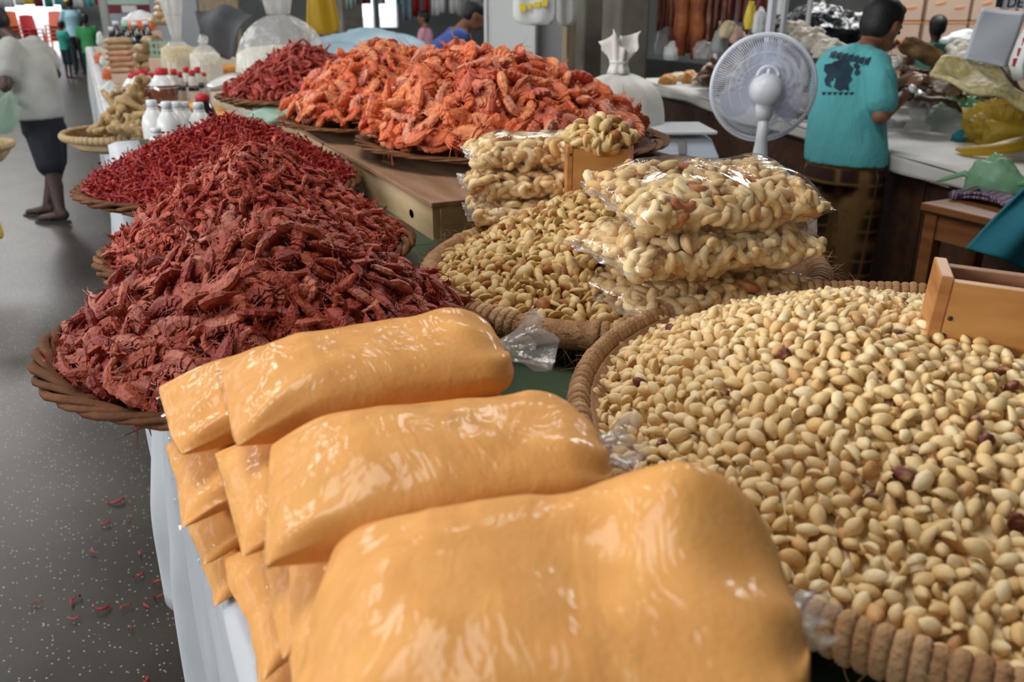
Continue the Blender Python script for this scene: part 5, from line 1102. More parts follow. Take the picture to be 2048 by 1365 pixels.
# -- the man bending in the aisle
MD = 6.75; J = lambda px, py, D=MD: dep(px, py, D)
ft = at(108, 446, 0.0); man = root('person', (ft[0], ft[1], 0), label='man in a grey T-shirt and black shorts bending over in the aisle', cat='person')
mf = -RH * 0.80 + FH * 0.60; mr = np.cross(mf, Z)
m = MB(); hm = MB(); hd = J(-4, 48, 6.8); hf = mf * 0.8 - Z * 0.6; hf /= np.linalg.norm(hf); hr = np.cross(hf, Z); hr /= np.linalg.norm(hr); hu = np.cross(hr, hf)
head(m, hm, hd, hf, hr, hu, 0.225)
m.cap(J(28, 80), J(6, 62, 6.8), 0.062, 0.058)
hip, chs = J(84, 240), J(45, 118)
m.add(*(lambda q: (np.vstack(q.v), q.f))(frame_rings([(hip - Z * 0.04, mr * 0.16, mf * 0.11), (hip + Z * 0.08, mr * 0.15, mf * 0.11), (lerp(hip, chs, 0.6), mr * 0.16, mf * 0.12), (chs, mr * 0.17, mf * 0.12), (J(32, 88), mr * 0.13, mf * 0.09)])))
m.cap(J(88, 105, 6.95), J(112, 148, 7.0), 0.052, 0.044); m.cap(J(112, 148, 7.0), J(70, 175, 7.1), 0.043, 0.030)
m.cap(J(10, 115, 6.55), J(12, 172, 6.5), 0.056, 0.047); m.cap(J(12, 172, 6.5), J(-12, 192, 6.48), 0.045, 0.032); hand(m, J(-12, 192, 6.48), J(-2, 200, 6.45), -Z, FH, 1.0)
fa = ft + Z * 0.09
k1 = J(104, 345); an1 = np.array([ft[0] + 0.06, ft[1] - 0.02, 0.09]); k2 = J(112, 338, 6.9); an2 = at(100, 432, 0.0) + Z * 0.09
for kn, an, hp in ((k1, an1, hip - Z * 0.06 - mr * 0.0), (k2, an2, hip - Z * 0.06 + FH * 0.1)):
    m.cap(hp, kn, 0.10, 0.064); m.cap(kn, lerp(kn, an, 0.35), 0.062, 0.066); m.cap(lerp(kn, an, 0.35), an, 0.066, 0.040); m.cap(an - Z * 0.03 + RH * 0.02, an - RH * 0.17 - Z * 0.058, 0.045, 0.026)
blob('body', m, 'skin_dark', man, 0.014, 5); blob('hair', hm, 'hair', man, 0.012, 3); eyes(man, hd, hf, hr, hu, 0.225)
sh = MB(); sh.add(*(lambda q: (np.vstack(q.v), q.f))(frame_rings([(J(80, 238), mr * 0.185, mf * 0.15), (J(79, 215), mr * 0.185, mf * 0.15), (J(68, 170), mr * 0.19, mf * 0.155), (J(52, 120), mr * 0.20, mf * 0.15), (J(42, 95), mr * 0.17, mf * 0.125), (J(30, 78), mr * 0.09, mf * 0.08)])))
sh.cap(J(70, 92, 6.9), J(94, 112, 6.95), 0.085, 0.085); sh.cap(J(94, 112, 6.95), J(102, 126, 6.97), 0.08, 0.075); sh.cap(J(20, 95, 6.6), J(10, 120, 6.55), 0.085, 0.085); sh.cap(J(10, 120, 6.55), J(11, 143, 6.53), 0.085, 0.082)
blob('shirt', sh, 'shirt_grey', man, 0.014, 7)
sp = MB(); sp.add(*(lambda q: (np.vstack(q.v), q.f))(frame_rings([(hip - Z * 0.1, mr * 0.160, mf * 0.130), (hip + Z * 0.03, mr * 0.160, mf * 0.130)])))
sp.cap(hip - Z * 0.1 - FH * 0.03, lerp(hip, k1, 0.84), 0.140, 0.110); sp.cap(hip - Z * 0.1 + FH * 0.08, lerp(hip, k2, 0.80), 0.14, 0.105)
blob('shorts', sp, 'shorts_black', man, 0.014, 4)
for an in (an1, an2):
    f_ = root('flip_flop', (an[0] - RH[0] * 0.07, an[1] - RH[1] * 0.07, 0.0), rz=math.atan2(-RH[1], -RH[0]), label=('dark flip-flop under the nearer foot of the bending man' if an is an1 else 'dark flip-flop under the farther foot of the bending man'), cat='flip-flop')
    a = np.arange(20) * 2 * PI / 20; o_ = np.c_[0.14 * np.cos(a), (0.046 + 0.008 * np.cos(a)) * np.sin(a), np.zeros(20)]
    obj('sole', MB().rings([o_, o_ + [0, 0, 0.016]]), 'rubber', f_, False); obj('strap', MB().tube([(-0.01, -0.045, 0.016), (0.03, -0.02, 0.055), (0.08, 0, 0.02), (0.03, 0.02, 0.055), (-0.01, 0.045, 0.016)], 0.006, 6), 'rubber', f_)
q = J(20, 262, 6.45); e = root('carrier_bag', tuple(q), label='translucent green plastic bag held by the bending man', cat='bag')
o = crumple('bag_body', (0, 0, 0), (0.075, 0.06, 0.15), 'sage_film', None, None, 91, amp=0.18, flat=False); o.parent = e; o.location = (0.0, 0, 0.13); o.rotation_euler = (0, 0.25, 0)
obj('handles', MB().tube([(0.0, 0, 0.24), (-0.03, 0, 0.29), (-0.07, 0, 0.31)], [0.03, 0.014, 0.01], 8), 'sage_film', e)

# -- simple standing figures further off
def figure(label, foot, h, face, shirt_m, leg_m, skin='skin_dark', lean=0.0, cap=None, shorts=False, voxel=0.02, arm=0.3, sit=None):
    e = root('person', tuple(foot), rz=face, label=label, cat='person'); k = h / 1.7          # local +y is forward
    m = MB(); hm = MB(); sp = MB(); sh = MB(); V = lambda x, y, z: np.array([x, y + lean * max(0, z - 0.95), z - 0.35 * abs(lean) * max(0, z - 0.95)]) * k
    up = np.array([0, lean * 0.6, 1.0]); up /= np.linalg.norm(up); ff = np.cross(up, (1, 0, 0)); ff = ff if ff[1] > 0 else -ff
    head(m, hm, V(0, 0.02, 1.58), ff, np.array([1.0, 0, 0]), up, 0.225 * k); m.cap(V(0, 0, 1.40), V(0, 0.01, 1.52), 0.055 * k, 0.05 * k)
    tors = [(V(0, 0, 0.92), 0.155, 0.11), (V(0, 0, 1.1), 0.14, 0.105), (V(0, 0, 1.3), 0.17, 0.115), (V(0, 0, 1.42), 0.13, 0.08)]
    m.add(*(lambda q: (np.vstack(q.v), q.f))(frame_rings([(c, np.array([a * k, 0, 0]), np.array([0, b * k, 0])) for c, a, b in tors])))
    sh.add(*(lambda q: (np.vstack(q.v), q.f))(frame_rings([(c, np.array([a * k * 1.13, 0, 0]), np.array([0, b * k * 1.2, 0])) for c, a, b in [(V(0, 0, 0.84), 0.165, 0.12)] + tors])))
    for sg_ in (-1, 1):
        s_, el, wr = V(sg_ * 0.18, 0, 1.38), V(sg_ * 0.23, arm * 0.3, 1.12), V(sg_ * 0.2, arm, 0.98)
        m.cap(s_, el, 0.045 * k, 0.038 * k); m.cap(el, wr, 0.038 * k, 0.028 * k); hand(m, wr, wr + (wr - el) * 0.3, (0, 0.3, -1), (1, 0, 0), k)
        sh.cap(s_, lerp(s_, el, 0.6), 0.062 * k, 0.06 * k)
        hp, kn, an = V(sg_ * 0.085, 0, 0.9), V(sg_ * 0.095, 0.02, 0.48), V(sg_ * 0.10, -0.01, 0.08)
        m.cap(hp, kn, 0.085 * k, 0.058 * k); m.cap(kn, an, 0.058 * k, 0.038 * k); m.cap(an - Z * 0.035 * k, an + np.array([0, 0.15, -0.045]) * k, 0.038 * k, 0.03 * k)
        sp.cap(hp, kn if shorts else an + Z * 0.05 * k, 0.105 * k, (0.085 if shorts else 0.06) * k)
    blob('body', m, skin, e, voxel, 2, False); blob('shirt', sh, shirt_m, e, voxel, 3, False); blob('shorts' if shorts else 'trousers', sp, leg_m, e, voxel, 2, False)
    blob('hair', hm, 'hair', e, voxel * 0.8, 2, False)
    if cap:
        c = V(0, 0.02, 1.63); obj('cap', MB().ell(c, (0.095 * k, 0.11 * k, 0.07 * k)).ell(c + np.array([0, 0.11 * k, -0.01]), (0.07 * k, 0.08 * k, 0.012)), cap, e)
    return e
figure('boy in a striped teal shirt standing in the far aisle', at(140, 158, 0), 1.18, -0.9, 'shirt_striped', 'trousers_dark', shorts=True)
figure('person in a yellow cap and pale blue shirt in the far aisle', at(163, 150, 0), 1.66, 0.4, 'shirt_lightblue', 'trousers_dark', cap='cap_yellow')
figure('person in a green shirt standing beside the far stall', at(193, 180, 0), 1.36, 0.2, 'shirt_green', 'trousers_dark', arm=0.1)
q = dep(832, 120, 7.4); figure('man in a blue shirt leaning forward beyond the orange shrimp', (q[0], q[1], 0), 1.78, -YAW - 1.35, 'shirt_blue', 'trousers_dark', 'skin', lean=0.75)
q = dep(1870, 90, 7.6); figure('dark haired person in maroon far in front of the cartons', (q[0], q[1], 0), 1.48, -0.6, 'shirt_maroon', 'trousers_dark')
q = dep(850, 60, 13); figure('small figure in pinkish clothes far behind the blue covered table', (q[0], q[1], 0), 1.45, 1.0, 'pink_cloth', 'trousers_dark', 'skin')

# ------------------------------------------------------------------ the next stall down the aisle
M('bottle_white', (0.76, 0.76, 0.74), rough=0.3, spec=0.5); M('cap_white', (0.74, 0.76, 0.80), rough=0.4); M('cap_red', (0.55, 0.03, 0.035), rough=0.4)
M('honey', (0.16, 0.045, 0.02), (0.10, 0.025, 0.012), 6, rough=0.08, spec=0.6, coat=1, coat_rough=0.04); M('dark_liquid', (0.012, 0.010, 0.014), rough=0.1, spec=0.6, coat=1, coat_rough=0.05)
M('label_pale', (0.62, 0.58, 0.52), rough=0.6); M('cap_mint', (0.25, 0.70, 0.45), rough=0.5)
M('ginger', (0.52, 0.36, 0.17), (0.36, 0.23, 0.10), 30, rough=0.7, bump=0.5, bscale=60); M('straw_pale', (0.50, 0.36, 0.20), (0.36, 0.24, 0.12), 20, rough=0.8, bump=0.5, bscale=80)
M('grain', (0.62, 0.54, 0.36), (0.48, 0.38, 0.22), 60, rough=0.7, bump=0.5, bscale=90); M('flour_white', (0.72, 0.68, 0.58), (0.62, 0.56, 0.44), 40, rough=0.8)
M('pack_tan', (0.48, 0.33, 0.18), (0.38, 0.25, 0.13), 9, rough=0.5, coat=0.3, coat_rough=0.3); M('pack_pink', (0.60, 0.34, 0.20), (0.48, 0.26, 0.14), 9, rough=0.5, coat=0.3, coat_rough=0.3)
M('tarp_black', (0.030, 0.032, 0.036), (0.05, 0.052, 0.056), 5, rough=0.7, bump=0.3, bscale=6, bdist=0.03); M('tarp_blue', (0.22, 0.33, 0.40), (0.30, 0.40, 0.46), 4, rough=0.5, bump=0.4, bscale=5, bdist=0.04)
M('crate_mint', (0.30, 0.42, 0.32), rough=0.5); M('maroon_panel', (0.16, 0.03, 0.04), rough=0.8); M('mint_panel', (0.36, 0.50, 0.44), rough=0.8); M('grey_cloth', (0.32, 0.35, 0.38), rough=0.8); M('tile_white', (0.62, 0.62, 0.62), rough=0.6)
ST = 1.0
t2 = root('neighbour_table', (0.8, 6.5, 0), label='long table of the next stall down the aisle with bottles and packets', cat='table')
obj('table_top', MB().box((0.80, 8.8, ST - 0.02), (1.50, 10.4, 0.04)), 'table_cream', t2, False, True)
for x in (0.12, 1.48):
    for y in (3.7, 7.0, 10.4, 13.8): obj('leg', MB().box((x, y, 0.48), (0.06, 0.06, 0.96)), 'dark_wood', t2, False, True)
hanging('tablecloth', 3.6, 6.2, ST, 0.25, 0.042, 0.02, 'white cloth hanging below the ginger basket', 21)
hanging('tablecloth', 6.2, 13.8, ST, 0.15, 0.042, 0.01, 'white cloth hanging at the far end of the next stall', 23)

coiled('ginger_basket', (0.115, 4.19), 0.25, 1.065, ST + 0.001, 0.014, 0.016, 70, 'pale round straw basket of ginger roots on the next stall', bowl='straw_pale', rimmat='straw_pale')
rg = random.Random(12)
def ginger_mesh(seed):
    r = random.Random(seed); m = MB(); P = [np.zeros(3)]; d = np.array([1.0, 0, 0])
    for k in range(4): d = d + np.array([0, r.uniform(-.5, .5), r.uniform(-.25, .35)]); d /= np.linalg.norm(d); P.append(P[-1] + d * r.uniform(0.2, 0.28))
    m.tube(P, [0.10, 0.13, 0.105, 0.12, 0.07], 9)
    for k in (1, 2, 3):
        a = r.uniform(0, 6.3); dd = np.array([0.3, math.cos(a), math.sin(a)]); m.tube([P[k], P[k] + dd * 0.14, P[k] + dd * 0.25], [0.09, 0.085, 0.05], 8)
    v = np.vstack(m.v); m.v = [v - v.mean(0)]; me = m.mesh('ginger_root'); me.polygons.foreach_set('use_smooth', [True] * len(me.polygons)); me.materials.append(MATS['ginger']); return me
GM = [ginger_mesh(k) for k in range(5)]
spots = [(dep(px, py, D), L) for px, py, D, L in ((205, 250, 3.75, .15), (228, 245, 3.6, .16), (250, 258, 3.55, .15), (262, 240, 3.6, .16), (285, 255, 3.6, .14), (222, 225, 3.8, .16), (245, 218, 3.75, .17), (270, 215, 3.75, .16), (290, 232, 3.7, .15), (232, 205, 3.9, .15), (255, 195, 3.85, .17),
         (278, 200, 3.85, .15), (268, 178, 3.9, .19), (282, 172, 3.95, .15), (300, 240, 3.75, .14), (240, 262, 3.5, .12), (270, 262, 3.5, .13), (215, 262, 3.65, .13), (300, 215, 3.9, .15), (240, 235, 3.9, .16), (262, 228, 3.95, .17))]
for k, (p, L) in enumerate(spots):
    o = obj('ginger_root', GM[k % 5], None, loc=(p[0], p[1], max(p[2], 1.05)), rot=(rg.uniform(0, 6), rg.uniform(-.4, .4) - (0.9 if k == 12 else 0), rg.uniform(0, 6) if k != 12 else 0.4), label='knobbly ginger root piled in the pale basket', cat='ginger', group='ginger roots'); o.scale = (L, L, L)
def bottle(name, top, zb, r, mat, cap, label, group=None, neck=0.42, label_mat=None, shoulder=0.62, liquid=None, cat='bottle'):
    h = top[2] - zb; e = root(name, (top[0], top[1], zb), label=label, cat=cat, group=group)
    ch = min(0.035, h * 0.12); sh_ = h * shoulder; prof = [(r * 0.9, 0), (r, 0.01), (r, sh_ * 0.55), (r * 0.96, sh_ * 0.6), (r, sh_ * 0.66), (r, sh_), (r * 0.86, sh_ + (h - sh_) * 0.3), (r * neck * 1.05, sh_ + (h - sh_) * 0.62), (r * neck * 0.85, h - ch)]
    bd = obj('body', MB().lathe(prof, n=20), mat, e)
    obj('cap', MB().lathe([(r * neck, h - ch), (r * neck * 1.02, h - 0.004), (r * neck * 0.9, h)], n=16), cap, e)
    obj('neck_ring', MB().lathe([(r * neck * 0.95, h - ch - 0.008), (r * neck * 1.12, h - ch - 0.006), (r * neck * 1.12, h - ch - 0.002), (r * neck * .95, h - ch)], n=16), mat, bd)
    if label_mat: obj('label_band', MB().lathe([(r * 1.01, sh_ * 0.25), (r * 1.012, sh_ * 0.27), (r * 1.012, sh_ * 0.8), (r * 1.01, sh_ * 0.82)], n=20, cap=False), label_mat, bd)
    if liquid: obj('upper_glass', MB().lathe([(r * 1.008, sh_ * 0.98), (r * 0.87, sh_ + (h - sh_) * 0.31), (r * neck * 1.09, sh_ + (h - sh_) * 0.63), (r * neck * 0.9, h - ch)], n=20, cap=False), liquid, bd)
    return e
WB = ['first', 'second', 'third', 'fourth', 'rightmost']
for k, (px, py, D) in enumerate(((302, 200, 3.42), (332, 203, 3.32), (352, 203, 3.52), (367, 204, 3.56), (396, 205, 3.40))):
    bottle('milk_bottle', dep(px, py, D), ST, 0.047, 'bottle_white', 'cap_white', 'white bottle with a white cap, %s from the left behind the tiny shrimp' % WB[k] if k != 4 else 'white bottle with a white cap at the right end of its row', 'white bottles')
bottle('milk_bottle', dep(311, 256, 3.22), ST, 0.045, 'bottle_white', 'cap_white', 'white bottle standing lowest in front beside the ginger basket', 'white bottles', shoulder=0.5)
bottle('dark_bottle', dep(404, 188, 3.62), ST, 0.052, 'dark_liquid', 'cap_red', 'dark bottle with a big red cap at the end of the white bottles', neck=0.55)
for k, (px, py, D, l_) in enumerate(((282, 138, 4.55, 'large honey bottle with a red cap above the ginger'), (322, 136, 4.5, 'large honey bottle with a red cap standing apart to the right'), (267, 146, 4.85, 'honey bottle behind the large one, at its left'), (298, 146, 4.85, 'honey bottle behind the large one, at its right'))):
    bottle('honey_bottle', dep(px, py, D), ST, 0.070, 'honey', 'cap_red', l_, 'honey bottles', neck=0.45, shoulder=0.66, liquid='bottle_white')
for k, (px, py) in enumerate(((346, 138), (358, 144), (371, 134), (383, 140), (394, 134), (406, 145))):
    bottle('sauce_bottle', dep(px, py, 5.0 + 0.12 * (k % 3)), ST, 0.030, 'dark_liquid' if k < 5 else 'bottle_white', 'cap_red', ['small red capped sauce bottle nearest the honey bottles', 'second small red capped sauce bottle from the honey bottles', 'third small red capped sauce bottle from the honey bottles', 'fourth small red capped sauce bottle from the honey bottles', 'fifth small red capped sauce bottle from the honey bottles', 'pale small bottle with a red cap ending the row'][k], 'small red capped bottles', neck=0.6, label_mat='label_pale', liquid='label_pale', shoulder=0.6)
for k, (px, py, cp) in enumerate(((222, 54, 'cap_white'), (230, 42, 'cap_white'), (249, 46, 'cap_mint'), (268, 44, 'cap_white'), (290, 42, 'cap_white'))):
    bottle('wine_bottle', dep(px, py, 8.2), ST, 0.052, 'dark_liquid', cp, ['small dark bottle leftmost in the far row', 'dark bottle with a white cap, second in the far row', 'dark bottle with a mint green cap in the far row', 'dark bottle with a pale label right of the mint capped one', 'dark bottle rightmost in the far row'][k], 'dark bottles', neck=0.5, label_mat='label_pale' if k in (1, 3) else None)
PKM = {}
def packet(loc, L, W, T, rz, mat, label, group, name='packet', seed=0):
    key = (mat, round(L, 2), round(T, 3), seed % 3)
    if key not in PKM:
        me = MB().rings(list(bag_surface(L, W, T, seed % 3 + 2, 0.004, tie=False, nu=16, nv=16))).mesh(name); me.polygons.foreach_set('use_smooth', [True] * len(me.polygons)); me.materials.append(MATS[mat]); PKM[key] = me
    return obj(name, PKM[key], None, loc=loc, rot=(0, 0, rz), label=label, cat='packet', group=group)
def tan_box(c, s, rz, label):
    e = root('carton', (c[0], c[1], ST), rz=rz, label=label, cat='carton'); obj('box', MB().box((0, 0, s[2] / 2), s), 'carton', e, False, bevel=0.006); obj('flap_tape', MB().box((0, 0, s[2]), (s[0], 0.03, 0.002)), 'label_pale', e, False)
b0 = at(247, 166, ST); tan_box(b0, (0.22, 0.17, 0.075), -0.35, 'low carton under the pinkish stack of packets')
for k in range(6): packet((b0[0] + 0.01 * (k % 2), b0[1], ST + 0.10 + 0.042 * k), 0.20, 0.15, 0.052, -0.4 + 0.1 * (k % 3), 'pack_pink' if k < 4 else 'pack_tan', 'flat packet in the pinkish stack on the next stall' if k < 4 else 'tan flat packet topping the pinkish stack', 'flat packets', 'flat_packet', k)
for k, (px, py) in enumerate(((222, 168), (240, 170), (258, 166))):
    p = dep(px, py, 5.9); packet((p[0], p[1], ST + 0.03), 0.15, 0.12, 0.06, 0.5 * k, 'pack_tan', 'tan packet lying low before the pinkish stack', 'low tan packets', 'tan_packet', k)
b1 = at(302, 142, ST)
for k, (dx, dz_) in enumerate(((-0.13, 0.043), (0.0, 0.043), (0.13, 0.043), (-0.065, 0.12), (0.065, 0.12), (-0.03, 0.197), (0.04, 0.262))):
    packet((b1[0] + dx, b1[1] - 0.3 * dx, ST + dz_), 0.15, 0.12, 0.085, -0.4 + 0.2 * k, 'pack_tan', 'rounded tan packet in the pyramid of packets', 'pyramid packets', 'round_packet', k)
p = dep(331, 78, 7.8); tan_box(p, (0.30, 0.24, 0.12), -0.2, 'carton under the mint green crate'); cr_ = root('crate', (p[0], p[1], ST + 0.12), rz=-0.2, label='mint green lattice crate far on the next stall', cat='crate')
for s_ in (-1, 1):
    for k in range(3): obj('rail', MB().box((0, s_ * 0.10, 0.02 + 0.055 * k), (0.26, 0.01, 0.022)), 'crate_mint', cr_, False)
    obj('end_wall', MB().box((s_ * 0.125, 0, 0.075), (0.01, 0.2, 0.15)), 'crate_mint', cr_, False)
for k in range(7): obj('stave', MB().box((-0.11 + 0.036 * k, -0.10, 0.075), (0.012, 0.012, 0.15)), 'crate_mint', cr_, False)
obj('floor_panel', MB().box((0, 0, 0.005), (0.26, 0.2, 0.01)), 'crate_mint', cr_, False)
for k, (px, py, L) in enumerate(((318, 42, .17), (340, 42, .17), (329, 30, .19), (325, 18, .12), (333, 17, .12), (329, 5, .12))):
    p = dep(px, py, 7.8); packet((p[0], p[1], p[2]), L, 0.13, 0.075, 0.1 * k, 'pack_tan', 'tan packet piled on the mint green crate', 'packets on the crate', 'crate_packet', k)
p = dep(362, 148, 6.3); sack('clear_sack', (p[0], p[1], ST), 0.125, 0.11, 0.33, 0.50, 'clear plastic sack of grain with a tall twisted neck', 'sack_film', 6, tuft=0.09, neckr=0.055, contents='grain', fill=0.86, cat='sack')
p = dep(414, 150, 6.2); sack('clear_sack', (p[0], p[1], ST), 0.11, 0.10, 0.31, 0.05, 'clear plastic sack of white flour beside the grain sack', 'sack_film', 7, tuft=0.03, neckr=0.03, contents='flour_white', fill=0.8, cat='sack')
p = dep(572, 190, 4.15); sack('clear_sack', (p[0], p[1], ST), 0.225, 0.20, 0.54, 0.36, 'big clear plastic sack of pale flour knotted above the rose shrimp', 'sack_film', 8, tuft=0.17, neckr=0.075, contents='flour_white', fill=0.70, cat='sack')
_bx = dep(280, 62, 8.55); tan_box(_bx, (0.36, 0.3, _bx[2] - ST), -0.2, 'carton behind the dark bottles under the white and reddish bags')
for k, (px, py, D, rx, rz_, mt, l_) in enumerate(((322, 108, 6.9, .09, .10, 'red_plastic', 'red plastic bag behind the grain sack'), (278, 40, 8.6, .15, .09, 'bag_white', 'white plastic bag above the dark bottles'), (282, 52, 8.5, .13, .06, 'orange_plastic', 'reddish bag above the dark bottles'),
        (203, 75, 7.4, .05, .12, 'bag_white', 'white bundle at the far stall edge'), (198, 118, 6.6, .035, .05, 'orange_plastic', 'orange toy like bag hanging at the stall edge'), (205, 122, 6.5, .02, .04, 'bag_white', 'small white bag at the stall edge'), (213, 150, 6.0, .03, .05, 'orange_plastic', 'orange packet at the stall edge near the low packets'), (222, 180, 5.6, .045, .06, 'bag_white', 'white rag at the stall corner'), (262, 178, 5.5, .02, .02, 'blue_plastic', 'small blue cap at the honey bottles'), (432, 168, 5.6, .09, .06, 'sack_white', 'pale sack behind the red capped bottles'))):
    q = at(px, py + rz_ * 0.6 * FPX / D, ST) if k in (0, 3, 7, 8, 9) else dep(px, py, D); crumple('goods_bag', (q[0], q[1], max(q[2] - rz_ * 0.6, ST + 0.002)), (rx, rx * 0.8, rz_), mt, l_, 'bag', 100 + k, amp=0.25)
for k, (px, py, D, L) in enumerate(((462, 128, 5.4, .20), (465, 150, 5.2, .17), (452, 160, 5.1, .15), (418, 212, 4.1, .20), (446, 226, 3.9, .18), (395, 200, 4.4, .20))):
    p = at(462, 172, ST) + Z * (0.035 + 0.045 * (2 - k)) if k < 3 else at(px, py + 12, ST + 0.03); packet((p[0], p[1], p[2]), L, 0.14, 0.06, 0.4 * k, 'flour', ['topmost orange flour packet by the clear flour sack', 'middle orange flour packet by the clear flour sack', 'lowest orange flour packet by the clear flour sack', 'orange flour packet behind the dark bottle', 'orange flour packet near the green bundle', 'orange flour packet under the red capped bottles'][k], 'orange packets of the next stall', 'flour_packet', k)
p = dep(450, 166, 3.95); pl = obj('plate', MB().lathe([(0.001, 0), (0.05, 0.002), (0.075, 0.014), (0.078, 0.016), (0.05, 0.008), (0.001, 0.005)], n=28), 'bottle_white', loc=(p[0], p[1], p[2]), rot=(0.12, -0.35, 0), label='white plate leaning behind the rose shrimp basket', cat='plate')
crumple('teal_bundle', (0.60, 3.14, zt + 0.001), (0.12, 0.09, 0.045), 'crate_mint', 'grey green plastic bundle under the rose shrimp basket', 'bundle', 121, amp=0.3)
T4 = [dep(390, 22, 7.3), dep(506, 30, 6.6), dep(478, 118, 6.6), dep(425, 112, 7.3)]
mid_ = dep(452, 14, 7.0)
def tarp(u, v):
    top = (T4[0] * (1 - u) + T4[1] * u) + (mid_ - (T4[0] + T4[1]) / 2) * math.sin(PI * u); bot = T4[3] * (1 - u) + T4[2] * u
    return top * (1 - v) + bot * v + FWD * (0.05 * math.sin(9 * u + 3 * v) - 0.12 * math.sin(PI * v))
obj('black_tarp', MB().grid(tarp, 30, 20), 'tarp_black', solid=0.006, label='black tarp draped over a pile on the next stall', cat='tarp')
hanging_bag(612, 682, 70, 4.5, 1.9, 'yellow_film', 'yellow_bag', 'yellow plastic bag hanging above the rose shrimp', seed=9, gathered=True, thick=0.05)

# ------------------------------------------------------------------ deeper in the hall
for k, (px, py, D, rx, ry, rz_, l_) in enumerate(((735, 85, 8.6, .60, .4, .22, 'blue grey plastic covered table heap nearest the yellow bag'), (800, 110, 7.9, .55, .35, .14, 'pale blue grey plastic cover low behind the orange shrimp'), (680, 105, 8.0, .30, .25, .12, 'blue plastic bundle left of the covered tables'))):
    q = dep(px, py, D); crumple('plastic_cover', (q[0], q[1], q[2] - rz_ * 0.9), (rx, ry, rz_), 'tarp_blue', l_, 'tarp', 130 + k, amp=0.14, freq=9, nu=50, nv=26)
q = dep(745, 90, 8.8); tb = root('covered_table', (q[0], q[1], 0), rz=-YAW, label='low table under the blue grey plastic covers', cat='table')
obj('table_top', MB().box((0.1, 0, 0.94), (1.7, 0.9, 0.04)), 'dark_wood', tb, False)
for x in (-0.7, 0.9):
    for y in (-0.4, 0.4): obj('leg', MB().box((x, y, 0.46), (0.05, 0.05, 0.92)), 'dark_wood', tb, False)
rr2 = random.Random(77); pal = ['grey_cloth', 'pink_cloth', 'shirt_lightblue', 'maroon_panel', 'mint_panel', 'shirt_teal', 'red_plastic', 'tile_white', 'grey_cloth', 'tarp_blue']
names = {'grey_cloth': 'grey', 'pink_cloth': 'pink', 'shirt_lightblue': 'pale blue', 'maroon_panel': 'maroon', 'mint_panel': 'mint', 'shirt_teal': 'teal', 'red_plastic': 'red', 'tile_white': 'white', 'tarp_blue': 'slate blue', 'yellow_plastic': 'yellow', 'green_plastic': 'dark green', 'orange_plastic': 'orange', 'blue_plastic': 'blue'}
def hung(px, w_, yb, D, mat, where, n):
    a, b = dep(px, yb, D), dep(px + w_, yb, D); ph = rr2.uniform(0, 6)
    def f(u, v):
        p = a * (1 - u) + b * u; return np.array([p[0], p[1], lerp(2.3, p[2], v)]) + FH * 0.04 * math.sin(8 * u + ph + v)
    obj('hanging_cloth', MB().grid(f, 10, 6), mat, solid=0.02, label='%s cloth hanging %s' % (names[mat], where), cat='cloth', group='cloths hanging ' + where)
for k in range(20):
    px = 640 + 17 * k + rr2.uniform(-4, 4)
    if 716 <= px + 8 <= 796 and k % 2 == 0: continue
    hung(px, rr2.uniform(10, 20), rr2.uniform(6, 42) if not 710 < px < 800 else 8, rr2.uniform(15, 19), pal[rr2.randrange(len(pal))], 'far behind the blue covered table', k)
lp = ['tile_white', 'tile_white', 'tile_white', 'yellow_plastic', 'maroon_panel', 'green_plastic', 'shirt_teal', 'grey_cloth', 'tile_white', 'shirt_teal', 'red_plastic', 'grey_cloth', 'orange_plastic']
for k, mt in enumerate(lp): hung(-10 + 20 * k, 19, 12 + 3 * math.sin(k * 1.7), 23.5, mt, 'above the bright far doorway', k)
def panel(px0, px1, y0, y1, D, mat, name, label, cat):
    a, b = dep(px0, y1, D), dep(px1, y1, D); c = (a + b) / 2; zt_ = dep((px0 + px1) / 2, y0, D)[2]; W = np.linalg.norm(b - a)
    return obj(name, MB().box((0, 0, 0), (W, 0.05, zt_ - c[2])), mat, smooth=False, loc=(c[0], c[1], (zt_ + c[2]) / 2), rot=(0, 0, math.atan2(*(b - a)[[1, 0]])), label=label, cat=cat)
_f = dep(265, 60, 12.6); sf = root('market_booth', (_f[0], _f[1], 0), label='far booth with pale green awning and maroon board above the dark bottles', cat='booth')
for args in ((200, 330, -20, 9, 12.0, 'mint_panel', 'awning_board'), (214, 312, 9, 27, 12.7, 'maroon_panel', 'name_board'), (246, 275, 11, 25, 12.6, 'tile_white', 'notice'), (225, 290, 27, 60, 12.6, 'grey_cloth', 'grey_panel')):
    o = panel(*args, None, None); o.parent = sf; o.matrix_parent_inverse = Matrix.Translation(sf.location).inverted()
for px in (216, 308): _q = dep(px, 30, 12.8); obj('post', MB().box((_q[0], _q[1], 1.2), (0.06, 0.06, 2.4)), 'pole_wood', sf, False, True)
panel(425, 500, -20, 230, 12.0, 'pole_wood', 'shop_board', 'tan board above the black tarp', 'board')
panel(330, 420, -20, 220, 12.5, 'grey_cloth', 'shop_board', 'grey panel behind the grain sack neck', 'board')
p = dep(208, 20, 11.0); obj('steel_pole', MB().tube([(p[0], p[1], 0), (p[0], p[1], 4.9)], 0.05, 10), 'plaster', label='pale round pole beside the green shirted person', cat='pole')
